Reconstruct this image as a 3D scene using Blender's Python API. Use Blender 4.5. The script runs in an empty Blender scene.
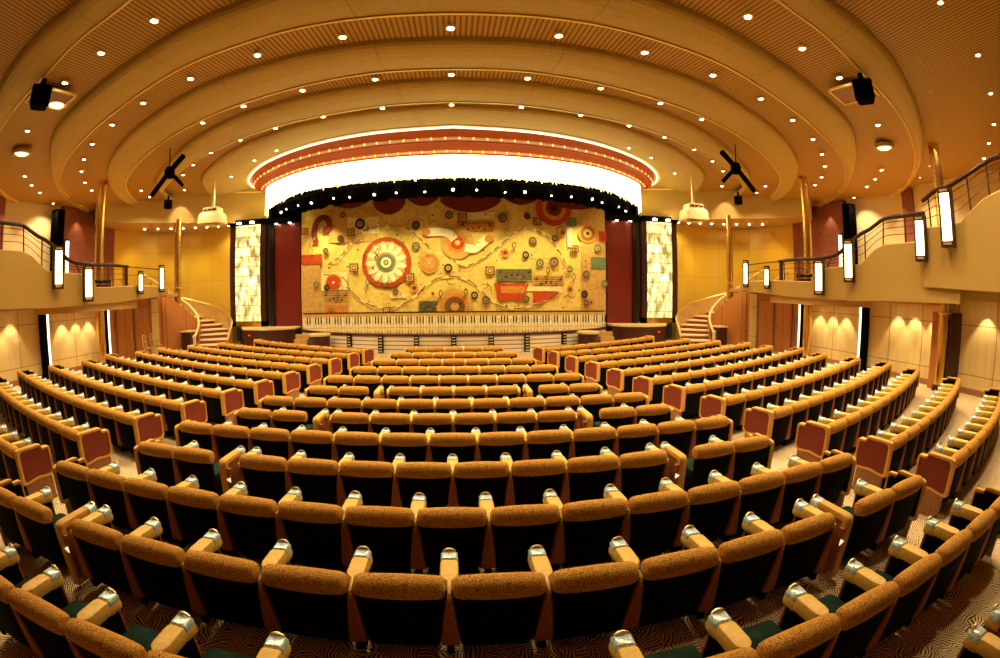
import bpy, math, random
from math import pi, sin, cos, tan, atan2, hypot, radians, sqrt
from mathutils import Vector, Matrix
random.seed(7)
S = bpy.context.scene
COL = S.collection
ZO = -0.23            # survey heights -> scene heights
EYE = 2.31

# ------------------------------------------------------------------ materials
MATS = {}
def new_mat(name):
    m = bpy.data.materials.new(name); m.use_nodes = True
    nt = m.node_tree; nt.nodes.clear()
    out = nt.nodes.new('ShaderNodeOutputMaterial')
    MATS[name] = m
    return m, nt, out
def N(nt, t, **kw):
    n = nt.nodes.new('ShaderNode' + t)
    for k, v in kw.items():
        if k in n.inputs: n.inputs[k].default_value = v
        else: setattr(n, k, v)
    return n
def mixrgb(nt, fac, a, b):
    n = nt.nodes.new('ShaderNodeMix'); n.data_type = 'RGBA'
    for sock, val in ((n.inputs[0], fac), (n.inputs[6], a), (n.inputs[7], b)):
        if hasattr(val, 'is_linked') or hasattr(val, 'node'): nt.links.new(val, sock)
        elif isinstance(val, (int, float)): sock.default_value = val
        else: sock.default_value = (*val, 1)
    return n.outputs[2]
def ramp(nt, fac, stops, interp='LINEAR'):
    r = nt.nodes.new('ShaderNodeValToRGB'); r.color_ramp.interpolation = interp
    e = r.color_ramp.elements
    while len(e) < len(stops): e.new(0.5)
    for i, (p, c) in enumerate(stops):
        e[i].position = p; e[i].color = (*c, 1)
    nt.links.new(fac, r.inputs[0]); return r.outputs[0]
def plain(name, col, rough=.6, metal=0., spec=.4, noise=0., nscale=40., bump=0., coat=0., sheen=0.):
    m, nt, out = new_mat(name)
    b = N(nt, 'BsdfPrincipled'); b.inputs['Roughness'].default_value = rough
    b.inputs['Metallic'].default_value = metal
    b.inputs['Specular IOR Level'].default_value = spec
    b.inputs['Coat Weight'].default_value = coat
    b.inputs['Sheen Weight'].default_value = sheen
    b.inputs['Base Color'].default_value = (*col, 1)
    if noise or bump:
        tc = N(nt, 'TexCoord'); nz = N(nt, 'TexNoise'); nz.inputs['Scale'].default_value = nscale; nz.inputs['Detail'].default_value = 3
        nt.links.new(tc.outputs['Object'], nz.inputs['Vector'])
        if noise:
            lo = tuple(c * (1 - noise) for c in col); hi = tuple(min(1, c * (1 + noise)) for c in col)
            nt.links.new(ramp(nt, nz.outputs[0], [(.35, lo), (.65, hi)]), b.inputs['Base Color'])
        if bump:
            bp = N(nt, 'Bump'); bp.inputs['Strength'].default_value = bump; bp.inputs['Distance'].default_value = .01
            nt.links.new(nz.outputs[0], bp.inputs['Height']); nt.links.new(bp.outputs[0], b.inputs['Normal'])
    nt.links.new(b.outputs[0], out.inputs[0]); return m
def emit(name, col, strength):
    m, nt, out = new_mat(name)
    e = N(nt, 'Emission'); e.inputs[0].default_value = (*col, 1); e.inputs[1].default_value = strength
    nt.links.new(e.outputs[0], out.inputs[0]); return m

def fabric(name, col, dark, scale):
    m, nt, out = new_mat(name)
    b = N(nt, 'BsdfPrincipled'); b.inputs['Roughness'].default_value = .85
    b.inputs['Specular IOR Level'].default_value = .15
    tc = N(nt, 'TexCoord'); vo = N(nt, 'TexVoronoi'); vo.feature = 'DISTANCE_TO_EDGE'; vo.inputs['Scale'].default_value = scale
    nz = N(nt, 'TexNoise'); nz.inputs['Scale'].default_value = scale * 1.6; nz.inputs['Detail'].default_value = 2
    nt.links.new(tc.outputs['Object'], vo.inputs['Vector']); nt.links.new(tc.outputs['Object'], nz.inputs['Vector'])
    c1 = ramp(nt, vo.outputs['Distance'], [(.02, dark), (.16, col)])
    c2 = ramp(nt, nz.outputs[0], [(.38, (.45, .4, .35)), (.6, (1, 1, 1))])
    mx = nt.nodes.new('ShaderNodeMix'); mx.data_type = 'RGBA'; mx.blend_type = 'MULTIPLY'; mx.inputs[0].default_value = .7
    nt.links.new(c1, mx.inputs[6]); nt.links.new(c2, mx.inputs[7])
    nt.links.new(mx.outputs[2], b.inputs['Base Color'])
    nt.links.new(b.outputs[0], out.inputs[0]); return m

fabric('roll_fabric', (.80, .405, .065), (.30, .10, .010), 80)
plain('arm_leather', (.70, .41, .065), .5, noise=.08, nscale=30)
plain('frame_tan', (.62, .31, .042), .7, noise=.15, nscale=70)
plain('shell_black', (.003, .003, .0025), .8, spec=.05)
plain('velvet_green', (.006, .022, .010), .8, spec=.1, noise=.5, nscale=9)
plain('wedge_red', (.32, .085, .018), .7, noise=.2, nscale=60)
plain('inset_maroon', (.22, .036, .014), .9, noise=.25, nscale=90)
plain('plinth_wood', (.30, .13, .045), .5, noise=.2, nscale=30)
plain('ash_silver', (.60, .84, .74), .25, metal=.30, noise=.45, nscale=70)
plain('brass', (.80, .52, .14), .22, metal=1., noise=.08, nscale=12)
plain('brass_bright', (.9, .68, .30), .3, metal=.9)
plain('dark_bronze', (.045, .015, .006), .55, spec=.2)
plain('black_matt', (.003, .003, .003), .9, spec=.02)
plain('black_gloss', (.006, .005, .005), .25)
plain('balcony_face', (.39, .225, .042), .7, noise=.16, nscale=60)
plain('soffit_wood', (.50, .29, .09), .5, noise=.1, nscale=20)
plain('red_lacquer', (.16, .012, .008), .3, spec=.5)
plain('ledge_cream', (.75, .55, .20), .45)
plain('stage_dark', (.06, .014, .010), .35)
plain('stage_floor', (.50, .28, .09), .12, noise=.15, nscale=6)
plain('stage_white', (.80, .66, .42), .5)
plain('gold_plaster', (.58, .37, .10), .5, noise=.08, nscale=3)
plain('pale_gold', (.78, .60, .28), .4)
plain('stair_wood', (.52, .30, .09), .3, noise=.15, nscale=8)
plain('tread_cream', (.80, .62, .36), .5)
plain('riser_red', (.30, .07, .03), .5)
plain('upper_red', (.22, .055, .022), .6, noise=.15, nscale=5)
plain('upper_cream', (.62, .46, .22), .6)
plain('band_plaster', (.44, .285, .060), .65, noise=.16, nscale=45)
plain('bulkhead', (.44, .285, .065), .6, noise=.08, nscale=40)
plain('trim_gold', (.95, .66, .16), .4, metal=.15)
plain('marquee_glow', (.42, .045, .003), .4, spec=.2)
plain('marquee_red', (.50, .085, .008), .3, spec=.6)
plain('hatch_brown', (.34, .15, .05), .6)
plain('black_cloth', (.002, .0015, .0015), .95, spec=.0, noise=.4, nscale=4)
emit('lamp_white', (1, .86, .42), 4.5)
emit('strip_white', (1, .86, .6), 2.6)
emit('lens_white', (1, .90, .72), 30.)
emit('lens_small', (1, .85, .55), 6.)
emit('aisle_cream', (1, .82, .45), 1.3)
emit('bulb_amber', (1, .50, .10), 2.2)
emit('red_pilot', (1, .04, .01), 3.)
emit('eyeball_glow', (1, .82, .42), 2.2)
emit('fringe_glow', (1, .80, .27), 6.)

def carpet():
    m, nt, out = new_mat('carpet')
    b = N(nt, 'BsdfPrincipled'); b.inputs['Roughness'].default_value = .95; b.inputs['Specular IOR Level'].default_value = .1
    tc = N(nt, 'TexCoord')
    n0 = N(nt, 'TexNoise'); n0.inputs['Scale'].default_value = 3.0; nt.links.new(tc.outputs['Object'], n0.inputs['Vector'])
    add = nt.nodes.new('ShaderNodeVectorMath'); add.operation = 'MULTIPLY_ADD'; add.inputs[1].default_value = (.22, .22, .22)
    nt.links.new(n0.outputs[1], add.inputs[0]); nt.links.new(tc.outputs['Object'], add.inputs[2])
    vo = N(nt, 'TexVoronoi'); vo.feature = 'F1'; vo.inputs['Scale'].default_value = 9.; nt.links.new(add.outputs[0], vo.inputs['Vector'])
    mp = N(nt, 'VectorRotate'); mp.rotation_type = 'Z_AXIS'
    sep = N(nt, 'SeparateColor'); nt.links.new(vo.outputs['Color'], sep.inputs[0])
    mu = N(nt, 'Math'); mu.operation = 'MULTIPLY'; mu.inputs[1].default_value = 6.28; nt.links.new(sep.outputs[0], mu.inputs[0])
    nt.links.new(mu.outputs[0], mp.inputs['Angle']); nt.links.new(add.outputs[0], mp.inputs['Vector'])
    wv = N(nt, 'TexWave'); wv.inputs['Scale'].default_value = 13.; wv.inputs['Distortion'].default_value = 3.0; wv.inputs['Detail'].default_value = 1.0
    nt.links.new(mp.outputs[0], wv.inputs['Vector'])
    c = ramp(nt, wv.outputs[1], [(.20, (.15, .045, .010)), (.44, (.50, .27, .09)), (.70, (.95, .76, .42))])
    nt.links.new(c, b.inputs['Base Color']); nt.links.new(b.outputs[0], out.inputs[0]); return m
carpet()

def stripes(name, a, b_, period, duty, axis='X', rough=.55, bumpd=.02):
    m, nt, out = new_mat(name)
    b = N(nt, 'BsdfPrincipled'); b.inputs['Roughness'].default_value = rough; b.inputs['Specular IOR Level'].default_value = .3
    tc = N(nt, 'TexCoord'); sp = N(nt, 'SeparateXYZ'); nt.links.new(tc.outputs['Object'], sp.inputs[0])
    d = N(nt, 'Math'); d.operation = 'DIVIDE'; d.inputs[1].default_value = period
    nt.links.new(sp.outputs['XYZ'.index(axis)], d.inputs[0])
    f = N(nt, 'Math'); f.operation = 'FRACT'; nt.links.new(d.outputs[0], f.inputs[0])
    c = ramp(nt, f.outputs[0], [(0, a), (duty - .04, a), (duty + .04, b_), (.96, b_), (1, a)])
    h = ramp(nt, f.outputs[0], [(0, (1, 1, 1)), (duty - .04, (1, 1, 1)), (duty + .04, (0, 0, 0)), (.96, (0, 0, 0)), (1, (1, 1, 1))])
    nt.links.new(c, b.inputs['Base Color'])
    bp = N(nt, 'Bump'); bp.inputs['Strength'].default_value = .5; bp.inputs['Distance'].default_value = bumpd
    nt.links.new(h, bp.inputs['Height']); nt.links.new(bp.outputs[0], b.inputs['Normal'])
    nt.links.new(b.outputs[0], out.inputs[0]); return m
stripes('slats', (.48, .265, .042), (.21, .095, .013), .092, .58)
stripes('stage_riser', (.82, .68, .44), (.36, .24, .10), .16, .7, 'Z')

def wall_panel(name, col, line, sy, sz):
    """veneer panels with thin joints: vertical every sy along Y, horizontal at the heights sz"""
    m, nt, out = new_mat(name)
    b = N(nt, 'BsdfPrincipled'); b.inputs['Roughness'].default_value = .5; b.inputs['Specular IOR Level'].default_value = .3
    tc = N(nt, 'TexCoord'); sp = N(nt, 'SeparateXYZ'); nt.links.new(tc.outputs['Object'], sp.inputs[0])
    d = N(nt, 'Math'); d.operation = 'DIVIDE'; d.inputs[1].default_value = sy; nt.links.new(sp.outputs[1], d.inputs[0])
    f = N(nt, 'Math'); f.operation = 'FRACT'; nt.links.new(d.outputs[0], f.inputs[0])
    l1 = ramp(nt, f.outputs[0], [(0, (1, 1, 1)), (.018, (1, 1, 1)), (.022, (0, 0, 0))], 'CONSTANT')
    tot = l1
    for z in sz:
        s = N(nt, 'Math'); s.operation = 'SUBTRACT'; s.inputs[1].default_value = z; nt.links.new(sp.outputs[2], s.inputs[0])
        a = N(nt, 'Math'); a.operation = 'ABSOLUTE'; nt.links.new(s.outputs[0], a.inputs[0])
        lt = N(nt, 'Math'); lt.operation = 'LESS_THAN'; lt.inputs[1].default_value = .012; nt.links.new(a.outputs[0], lt.inputs[0])
        mx = N(nt, 'Math'); mx.operation = 'MAXIMUM'; nt.links.new(lt.outputs[0], mx.inputs[0]); nt.links.new(tot, mx.inputs[1]); tot = mx.outputs[0]
    nz = N(nt, 'TexNoise'); nz.inputs['Scale'].default_value = 4; nz.inputs['Detail'].default_value = 4
    mpg = N(nt, 'Mapping'); mpg.inputs['Scale'].default_value = (3, 3, .25)
    nt.links.new(tc.outputs['Object'], mpg.inputs[0]); nt.links.new(mpg.outputs[0], nz.inputs[0])
    base = ramp(nt, nz.outputs[0], [(.3, tuple(c * .9 for c in col)), (.7, tuple(min(1, c * 1.06) for c in col))])
    nt.links.new(mixrgb(nt, tot, base, line), b.inputs['Base Color'])
    nt.links.new(b.outputs[0], out.inputs[0]); return m
wall_panel('wall_cream', (.70, .50, .20), (.30, .18, .07), 1.35, (.50, 1.78))
wall_panel('wall_redwood', (.48, .175, .04), (.12, .03, .01), .9, ())

def gold_wall():
    m, nt, out = new_mat('gold_wall')
    b = N(nt, 'BsdfPrincipled'); b.inputs['Roughness'].default_value = .22; b.inputs['Metallic'].default_value = .25
    tc = N(nt, 'TexCoord'); br = N(nt, 'TexBrick'); br.offset = 0
    br.inputs['Scale'].default_value = 1; br.inputs['Brick Width'].default_value = 1.6; br.inputs['Row Height'].default_value = 1.6
    br.inputs['Mortar Size'].default_value = .008
    br.inputs['Color1'].default_value = (.78, .52, .07, 1); br.inputs['Color2'].default_value = (.80, .54, .08, 1); br.inputs['Mortar'].default_value = (.5, .33, .09, 1)
    mp = N(nt, 'Mapping'); mp.inputs['Rotation'].default_value = (pi / 2, 0, 0)
    nt.links.new(tc.outputs['Object'], mp.inputs[0]); nt.links.new(mp.outputs[0], br.inputs['Vector'])
    nt.links.new(br.outputs[0], b.inputs['Base Color']); nt.links.new(b.outputs[0], out.inputs[0]); return m
gold_wall()

def glass_mosaic():
    """backlit glass panel: pale blocks with dark leading"""
    m, nt, out = new_mat('glass_mosaic')
    tc = N(nt, 'TexCoord'); mp = N(nt, 'Mapping'); mp.inputs['Rotation'].default_value = (pi / 2, 0, 0)
    br = N(nt, 'TexBrick'); br.inputs['Scale'].default_value = 1.; br.inputs['Brick Width'].default_value = .55; br.inputs['Row Height'].default_value = .47; br.squash = .6; br.squash_frequency = 2; br.offset_frequency = 3
    br.inputs['Mortar Size'].default_value = .018; br.inputs['Bias'].default_value = .25
    br.inputs['Color1'].default_value = (1, .85, .5, 1); br.inputs['Color2'].default_value = (.55, .45, .2, 1); br.inputs['Mortar'].default_value = (.25, .17, .05, 1)
    nt.links.new(tc.outputs['Object'], mp.inputs[0]); nt.links.new(mp.outputs[0], br.inputs['Vector'])
    vo = N(nt, 'TexNoise'); vo.inputs['Scale'].default_value = 1.5; vo.inputs['Detail'].default_value = 3
    st = N(nt, 'Mapping'); st.inputs['Scale'].default_value = (2.2, 1.0, 1.0); nt.links.new(mp.outputs[0], st.inputs[0]); nt.links.new(st.outputs[0], vo.inputs['Vector'])
    dk = ramp(nt, vo.outputs[0], [(.36, (.20, .15, .05)), (.45, (.62, .50, .22)), (.52, (1, .95, .75))])
    mx = nt.nodes.new('ShaderNodeMix'); mx.data_type = 'RGBA'; mx.blend_type = 'MULTIPLY'; mx.inputs[0].default_value = .85
    nt.links.new(br.outputs[0], mx.inputs[6]); nt.links.new(dk, mx.inputs[7])
    e = N(nt, 'Emission'); e.inputs[1].default_value = 3.0; nt.links.new(mx.outputs[2], e.inputs[0])
    nt.links.new(e.outputs[0], out.inputs[0]); return m
glass_mosaic()
CLOTH = dict(cloth_yellow=(.78, .58, .16), cloth_pale=(.85, .72, .35), cloth_tan=(.60, .36, .11), cloth_orange=(.62, .25, .05), cloth_red=(.50, .07, .02),
             cloth_maroon=(.18, .03, .015), cloth_brown=(.20, .09, .03), cloth_dark=(.045, .03, .02), cloth_green=(.16, .20, .10), cloth_grey=(.30, .26, .15), cloth_white=(.9, .82, .55))
for k, v in CLOTH.items(): plain(k, v, .8, spec=.15, noise=.12, nscale=7)

# ------------------------------------------------------------------ mesh builder
class MB:
    def __init__(s): s.v = []; s.f = []; s.m = []; s.mats = []; s.cut = []
    def mi(s, mat):
        if mat not in s.mats: s.mats.append(mat)
        return s.mats.index(mat)
    def add(s, vs, fs, mat):
        b = len(s.v); i = s.mi(mat); s.cut.append((b, len(s.f)))
        s.v.extend(tuple(x) for x in vs); s.f.extend(tuple(b + k for k in f) for f in fs); s.m.extend([i] * len(fs))
        return s
    def box(s, x0, x1, y0, y1, z0, z1, mat):
        vs = [(x, y, z) for x in (x0, x1) for y in (y0, y1) for z in (z0, z1)]
        return s.add(vs, [(0, 1, 3, 2), (4, 6, 7, 5), (0, 4, 5, 1), (2, 3, 7, 6), (0, 2, 6, 4), (1, 5, 7, 3)], mat)
    def rings(s, rs, mat, close=True, cap=True):
        n = len(rs[0]); vs = [p for r in rs for p in r]; fs = []
        for i in range(len(rs) - 1):
            for j in range(n if close else n - 1):
                k = (j + 1) % n
                fs.append((i * n + j, i * n + k, (i + 1) * n + k, (i + 1) * n + j))
        if cap and close: fs.append(tuple(range(n))[::-1]); fs.append(tuple((len(rs) - 1) * n + j for j in range(n)))
        return s.add(vs, fs, mat)
    def tube(s, pts, r, mat, n=8, closed=False):
        pts = [Vector(p) for p in pts]; rs = []; prev = None
        for i, p in enumerate(pts):
            t = (pts[min(i + 1, len(pts) - 1)] - pts[max(i - 1, 0)]).normalized()
            a = Vector((0, 0, 1)) if abs(t.z) < .95 else Vector((0, 1, 0))
            u = t.cross(a).normalized()
            if prev is not None and u.dot(prev) < 0: u = -u
            prev = u; w = t.cross(u)
            rs.append([p + u * (r * cos(2 * pi * k / n)) + w * (r * sin(2 * pi * k / n)) for k in range(n)])
        return s.rings(rs, mat)
    def lathe(s, prof, c, mat, n=20):
        rs = [[(c[0] + r * cos(2 * pi * k / n), c[1] + r * sin(2 * pi * k / n), c[2] + z) for k in range(n)] for r, z in prof]
        return s.rings(rs, mat)
    def prism(s, poly, y0, y1, mat, plane='xz'):
        def P(a, b, c): return (a, c, b) if plane == 'xz' else ((c, a, b) if plane == 'yz' else (a, b, c))
        return s.rings([[P(a, b, y0) for a, b in poly], [P(a, b, y1) for a, b in poly]], mat)
    def each(s, name, parent=None, angle=40):
        cuts = s.cut + [(len(s.v), len(s.f))]; out = []
        for (v0, f0), (v1, f1) in zip(cuts, cuts[1:]):
            q = MB(); q.add(s.v[v0:v1], [tuple(k - v0 for k in f) for f in s.f[f0:f1]], s.mats[s.m[f0]]); out.append(q.build(name, parent, angle))
        return out
    def build(s, name, parent=None, angle=40, loc=None):
        me = bpy.data.meshes.new(name); me.from_pydata(s.v, [], s.f)
        for k in s.mats: me.materials.append(MATS[k])
        me.polygons.foreach_set('material_index', s.m)
        me.polygons.foreach_set('use_smooth', [True] * len(s.f))
        me.validate(); me.update()
        import bmesh
        bm = bmesh.new(); bm.from_mesh(me); bmesh.ops.recalc_face_normals(bm, faces=bm.faces); bm.to_mesh(me); bm.free()
        if angle: me.set_sharp_from_angle(angle=radians(angle))
        o = bpy.data.objects.new(name, me); COL.objects.link(o)
        if parent: o.parent = parent
        if loc: o.location = loc
        return o
def rr(cx, cz, w, h, r, n=3):
    """rounded rectangle outline"""
    r = min(r, w / 2 - 1e-4, h / 2 - 1e-4); out = []
    for sx, sz, a0 in ((1, 1, 0), (-1, 1, 90), (-1, -1, 180), (1, -1, 270)):
        for k in range(n + 1):
            a = radians(a0 + 90 * k / n); out.append((cx + sx * (w / 2 - r) + r * cos(a), cz + sz * (h / 2 - r) + r * sin(a)))
    return out
def tag(o, label=None, cat=None, group=None, kind=None):
    if label: o['label'] = label
    if cat: o['category'] = cat
    if group: o['group'] = group
    if kind: o['kind'] = kind
    return o
def empty(name, loc=(0, 0, 0), rz=0, **kw):
    o = bpy.data.objects.new(name, None); COL.objects.link(o); o.location = loc; o.rotation_euler = (0, 0, rz); o.empty_display_size = .1
    return tag(o, **kw)
def spline(pts, n):
    """Catmull-Rom through the points, resampled to n by length"""
    P = [Vector(p) for p in pts]; Q = [P[0] * 2 - P[1]] + P + [P[-1] * 2 - P[-2]]; d = []
    for i in range(1, len(Q) - 2):
        for k in range(12):
            t = k / 12; a, b, c, e = Q[i - 1], Q[i], Q[i + 1], Q[i + 2]
            d.append(.5 * ((2 * b) + (c - a) * t + (2 * a - 5 * b + 4 * c - e) * t * t + (3 * b - a - 3 * c + e) * t ** 3))
    d.append(P[-1]); L = [0]
    for i in range(1, len(d)): L.append(L[-1] + (d[i] - d[i - 1]).length)
    out = []; j = 0
    for k in range(n):
        t = L[-1] * k / (n - 1)
        while j < len(L) - 2 and L[j + 1] < t: j += 1
        f = (t - L[j]) / max(1e-9, L[j + 1] - L[j]); out.append(d[j].lerp(d[j + 1], min(1, f)))
    return out
def mirror(pts): return [Vector((-p[0], *p[1:])) for p in reversed(pts[1:])] + [Vector(p) for p in pts]
ORD = 'zeroth first second third fourth fifth sixth seventh eighth ninth tenth eleventh twelfth thirteenth fourteenth fifteenth sixteenth seventeenth eighteenth nineteenth twentieth'.split()

# ------------------------------------------------------------------ camera
def cam_basis(v, pitch=radians(-4.583), roll=radians(-.4136), yaw=radians(1.267)):
    x, y, z = v
    c, s = cos(roll), sin(roll); x, y = c * x - s * y, s * x + c * y
    c, s = cos(pitch), sin(pitch); y, z = c * y + s * z, -s * y + c * z
    c, s = cos(yaw), sin(yaw); x, z = c * x + s * z, -s * x + c * z
    return Vector((x, z, y))
CAM = Vector((.055, 0, EYE))
cd = bpy.data.cameras.new('camera'); cam = bpy.data.objects.new('camera', cd); COL.objects.link(cam); S.camera = cam
R_, U_, F_ = cam_basis((1, 0, 0)), cam_basis((0, 1, 0)), cam_basis((0, 0, 1))
cam.matrix_world = Matrix(((R_.x, U_.x, -F_.x, CAM.x), (R_.y, U_.y, -F_.y, CAM.y), (R_.z, U_.z, -F_.z, CAM.z), (0, 0, 0, 1)))
cd.type = 'PANO'; cd.sensor_fit = 'HORIZONTAL'; cd.sensor_width = 36
FPX = 460.; CX, CY = 465.3, 329.
pc = cd if hasattr(cd, 'panorama_type') else cd.cycles
pc.panorama_type = 'FISHEYE_LENS_POLYNOMIAL'; pc.fisheye_fov = radians(200)
pc.fisheye_polynomial_k0 = 0; pc.fisheye_polynomial_k1 = -(1000 / 36) / FPX
pc.fisheye_polynomial_k2 = pc.fisheye_polynomial_k3 = pc.fisheye_polynomial_k4 = 0
cd.shift_x = (500 - CX) / 1000; cd.clip_start = .05; cd.clip_end = 200
def pix(p):
    d = Vector(p) - CAM; x, y, z = d.dot(R_), d.dot(U_), d.dot(F_)
    th = atan2(hypot(x, y), z); q = max(1e-9, hypot(x, y)); return CX + FPX * th * x / q, CY - FPX * th * y / q
def in_frame(p, m=0):
    u, v = pix(p); return -m < u < 1000 + m and -m < v < 658 + m

# ------------------------------------------------------------------ seats
PITCH = .562
ROWPITCH = {1: .583, 2: .583, 3: .557, 4: .553}
def roll_bm():
    b = MB(); rs = []
    for x, k in ((-.261, .52), (-.256, .70), (-.243, .84), (-.215, .93), (-.1, 1.0), (0, 1.02), (.1, 1.0), (.215, .93), (.243, .84), (.256, .70), (.261, .52)):
        rs.append([(x, .078 * k * cos(a) * (1 + .06 * sin(a)), .628 + .084 * k * sin(a)) for a in [2 * pi * j / 16 for j in range(16)]])
    return b.rings(rs, 'roll_fabric')
def back_bm():
    b = MB(); rs = []
    for z, y, w in ((.15, .035, .40), (.17, .03, .42), (.40, .01, .458), (.58, -.005, .488), (.60, -.005, .488)):
        rs.append([(x, yy + y, z) for x, yy in rr(0, 0, w, .085, .025, 2)])
    return b.rings(rs, 'shell_black')
def seat_bm():
    b = MB(); rs = []
    for y, h in ((.06, .6), (.075, .9), (.12, 1), (.30, 1), (.42, .95), (.45, .8), (.465, .5)):
        rs.append([(x, y, z) for x, z in rr(0, .33, .42 * (.96 if h < .7 else 1), .13 * h, .035, 2)])
    b.rings(rs, 'velvet_green'); b.box(-.2, .2, .09, .40, .05, .262, 'shell_black'); return b
def arm_bm():
    b = MB(); rs = []
    for y, w, h, z in ((-.045, .020, .06, .585), (-.03, .024, .10, .592), (.02, .026, .11, .597), (.085, .028, .11, .600), (.125, .105, .105, .602), (.16, .116, .10, .602), (.305, .116, .10, .598), (.325, .11, .09, .592), (.332, .09, .07, .582)):
        rs.append([(x, y, zz) for x, zz in rr(0, z - h / 2 + .025, w, h, .02, 2)])
    b.rings(rs, 'arm_leather'); rs = []
    for y, w, h in ((.315, .10, .06), (.33, .116, .07), (.42, .116, .07), (.435, .108, .055), (.44, .09, .04)):
        rs.append([(x, y, zz) for x, zz in rr(0, .545, w, h, .018, 2)])
    b.rings(rs, 'arm_leather'); return b
def ash_bm():
    b = MB()
    b.rings([[(x, y + .382, z) for x, y in rr(0, 0, w, d, .008, 2)] for z, w, d in ((.578, .112, .10), (.606, .112, .10), (.622, .088, .085), (.625, .08, .08))], 'ash_silver')
    pts = [(.040 * cos(a), .424, .612 + .030 * sin(a)) for a in [pi * k / 8 for k in range(9)]]
    b.tube(pts, .008, 'brass_bright', 6); return b
def standard_bm():
    b = MB(); rs = []
    b.box(-.024, .024, .01, .40, .06, .545, 'shell_black'); b.box(-.060, .060, .088, .105, .10, .53, 'shell_black')
    for z, w in ((.165, .115), (.18, .12), (.35, .088), (.50, .056), (.575, .03)):
        rs.append([(x, y - .022 + .10 * (.6 - z) * .5, z) for x, y in rr(0, 0, w, .05, .008, 1)])
    b.rings(rs, 'wedge_red')
    b.rings([[(x, y + .418, z) for x, y in rr(0, 0, .05, .025, .010, 2)] for z in (.03, .52)], 'wedge_red'); return b
panel_outer = [(-.055, .215), (-.06, .24), (-.06, .58), (-.05, .62), (-.02, .64), (.28, .645), (.315, .635), (.325, .605), (.34, .595), (.42, .595), (.448, .58), (.455, .55), (.455, .285), (.44, .25), (.39, .225), (.31, .225), (.20, .235), (.09, .215), (-.02, .20)]
def end_panel_bm():
    f = MB(); c = (.2, .37)
    inner = []
    for y, z in panel_outer:
        inner.append((y + (.045 if y < .0 else (-.03 if y > .42 else 0)), z + (-.035 if z > .5 else (.03 if z < .32 else 0))))
    rs = []
    for off, w in ((0, .030), (.010, .040)):
        pass
    def loop(poly, x): return [(x, y, z) for y, z in poly]
    mid = [((a + .25 * (p - a)), (q0 + .25 * (q - q0))) for (a, q0), (p, q) in zip(panel_outer, inner)]
    f.rings([loop(inner, -.026), loop(inner, -.036), loop(mid, -.043), loop(panel_outer, -.034), loop(panel_outer, .034), loop(mid, .043), loop(inner, .036), loop(inner, .026)], 'frame_tan', cap=False)
    i = MB(); i.rings([loop(inner, 0), loop(inner, .027)], 'inset_maroon')
    cov = [(min(max(a, -.035), .43), min(max(z, .25), .585 if a < .32 else .54)) for a, z in panel_outer]
    i.rings([loop(cov, -.0445), loop(cov, -.0)], 'shell_black')
    p = MB(); p.box(-.03, .03, 0, .40, 0, .23, 'plinth_wood')
    p.box(-.055, .055, .02, .40, 0, .035, 'plinth_wood'); return f, i, p
def divider_bm():
    f = MB(); pts = [(-.035, .05), (-.035, .55), (-.03, .585), (-.01, .612), (.03, .622), (.325, .622)]
    rs = []
    for k, (y, z) in enumerate(pts):
        t = Vector((0, pts[min(k + 1, 5)][0] - pts[max(k - 1, 0)][0], pts[min(k + 1, 5)][1] - pts[max(k - 1, 0)][1])).normalized(); nrm = Vector((0, -t.z, t.y))
        rs.append([Vector((a, y, z)) - nrm * .028 + nrm * q for a, q in rr(0, 0, .10, .066, .02, 2)])
    f.rings(rs, 'frame_tan')
    f.rings([[(x, y, zz) for x, zz in rr(0, .545, w, h, .018, 2)] for y, w, h in ((.31, .09, .06), (.33, .114, .07), (.42, .114, .07), (.44, .09, .04))], 'frame_tan')
    i = MB(); i.box(-.095, -.05, -.045, .0, .14, .54, 'wedge_red'); i.box(-.03, .03, .01, .41, .04, .545, 'wedge_red'); return f, i
def light_bm():
    b = MB(); b.prism([(-.02, -.028), (-.02, .028), (.03, 0)], -.004, .004, 'aisle_cream', 'xz'); return b

proto_parts = {}
def part_mesh(key, bm_fn):
    if key not in proto_parts:
        o = bm_fn().build(key); proto_parts[key] = o.data; bpy.data.objects.remove(o)
    return proto_parts[key]
PARTS = dict(head_roll=part_mesh('head_roll', roll_bm), backrest=part_mesh('backrest', back_bm), seat=part_mesh('seat', seat_bm),
             armrest=part_mesh('armrest', arm_bm), ashtray=part_mesh('ashtray', ash_bm), arm_support=part_mesh('arm_support', standard_bm))
ef, ei, ep = end_panel_bm(); EP = {}
for k, b in (('frame', ef), ('inset', ei), ('plinth', ep)):
    o = b.build(k); EP[k] = o.data; bpy.data.objects.remove(o)
df, di = divider_bm(); DV = {}
for k, b in (('post', df), ('side_panel', di), ('aisle_light', light_bm())):
    o = b.build(k); DV[k] = o.data; bpy.data.objects.remove(o)
def child(name, me, parent, x=0., y=0., z=0.):
    o = bpy.data.objects.new(name, me); COL.objects.link(o); o.parent = parent; o.location = (x, y, z); return o

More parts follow.
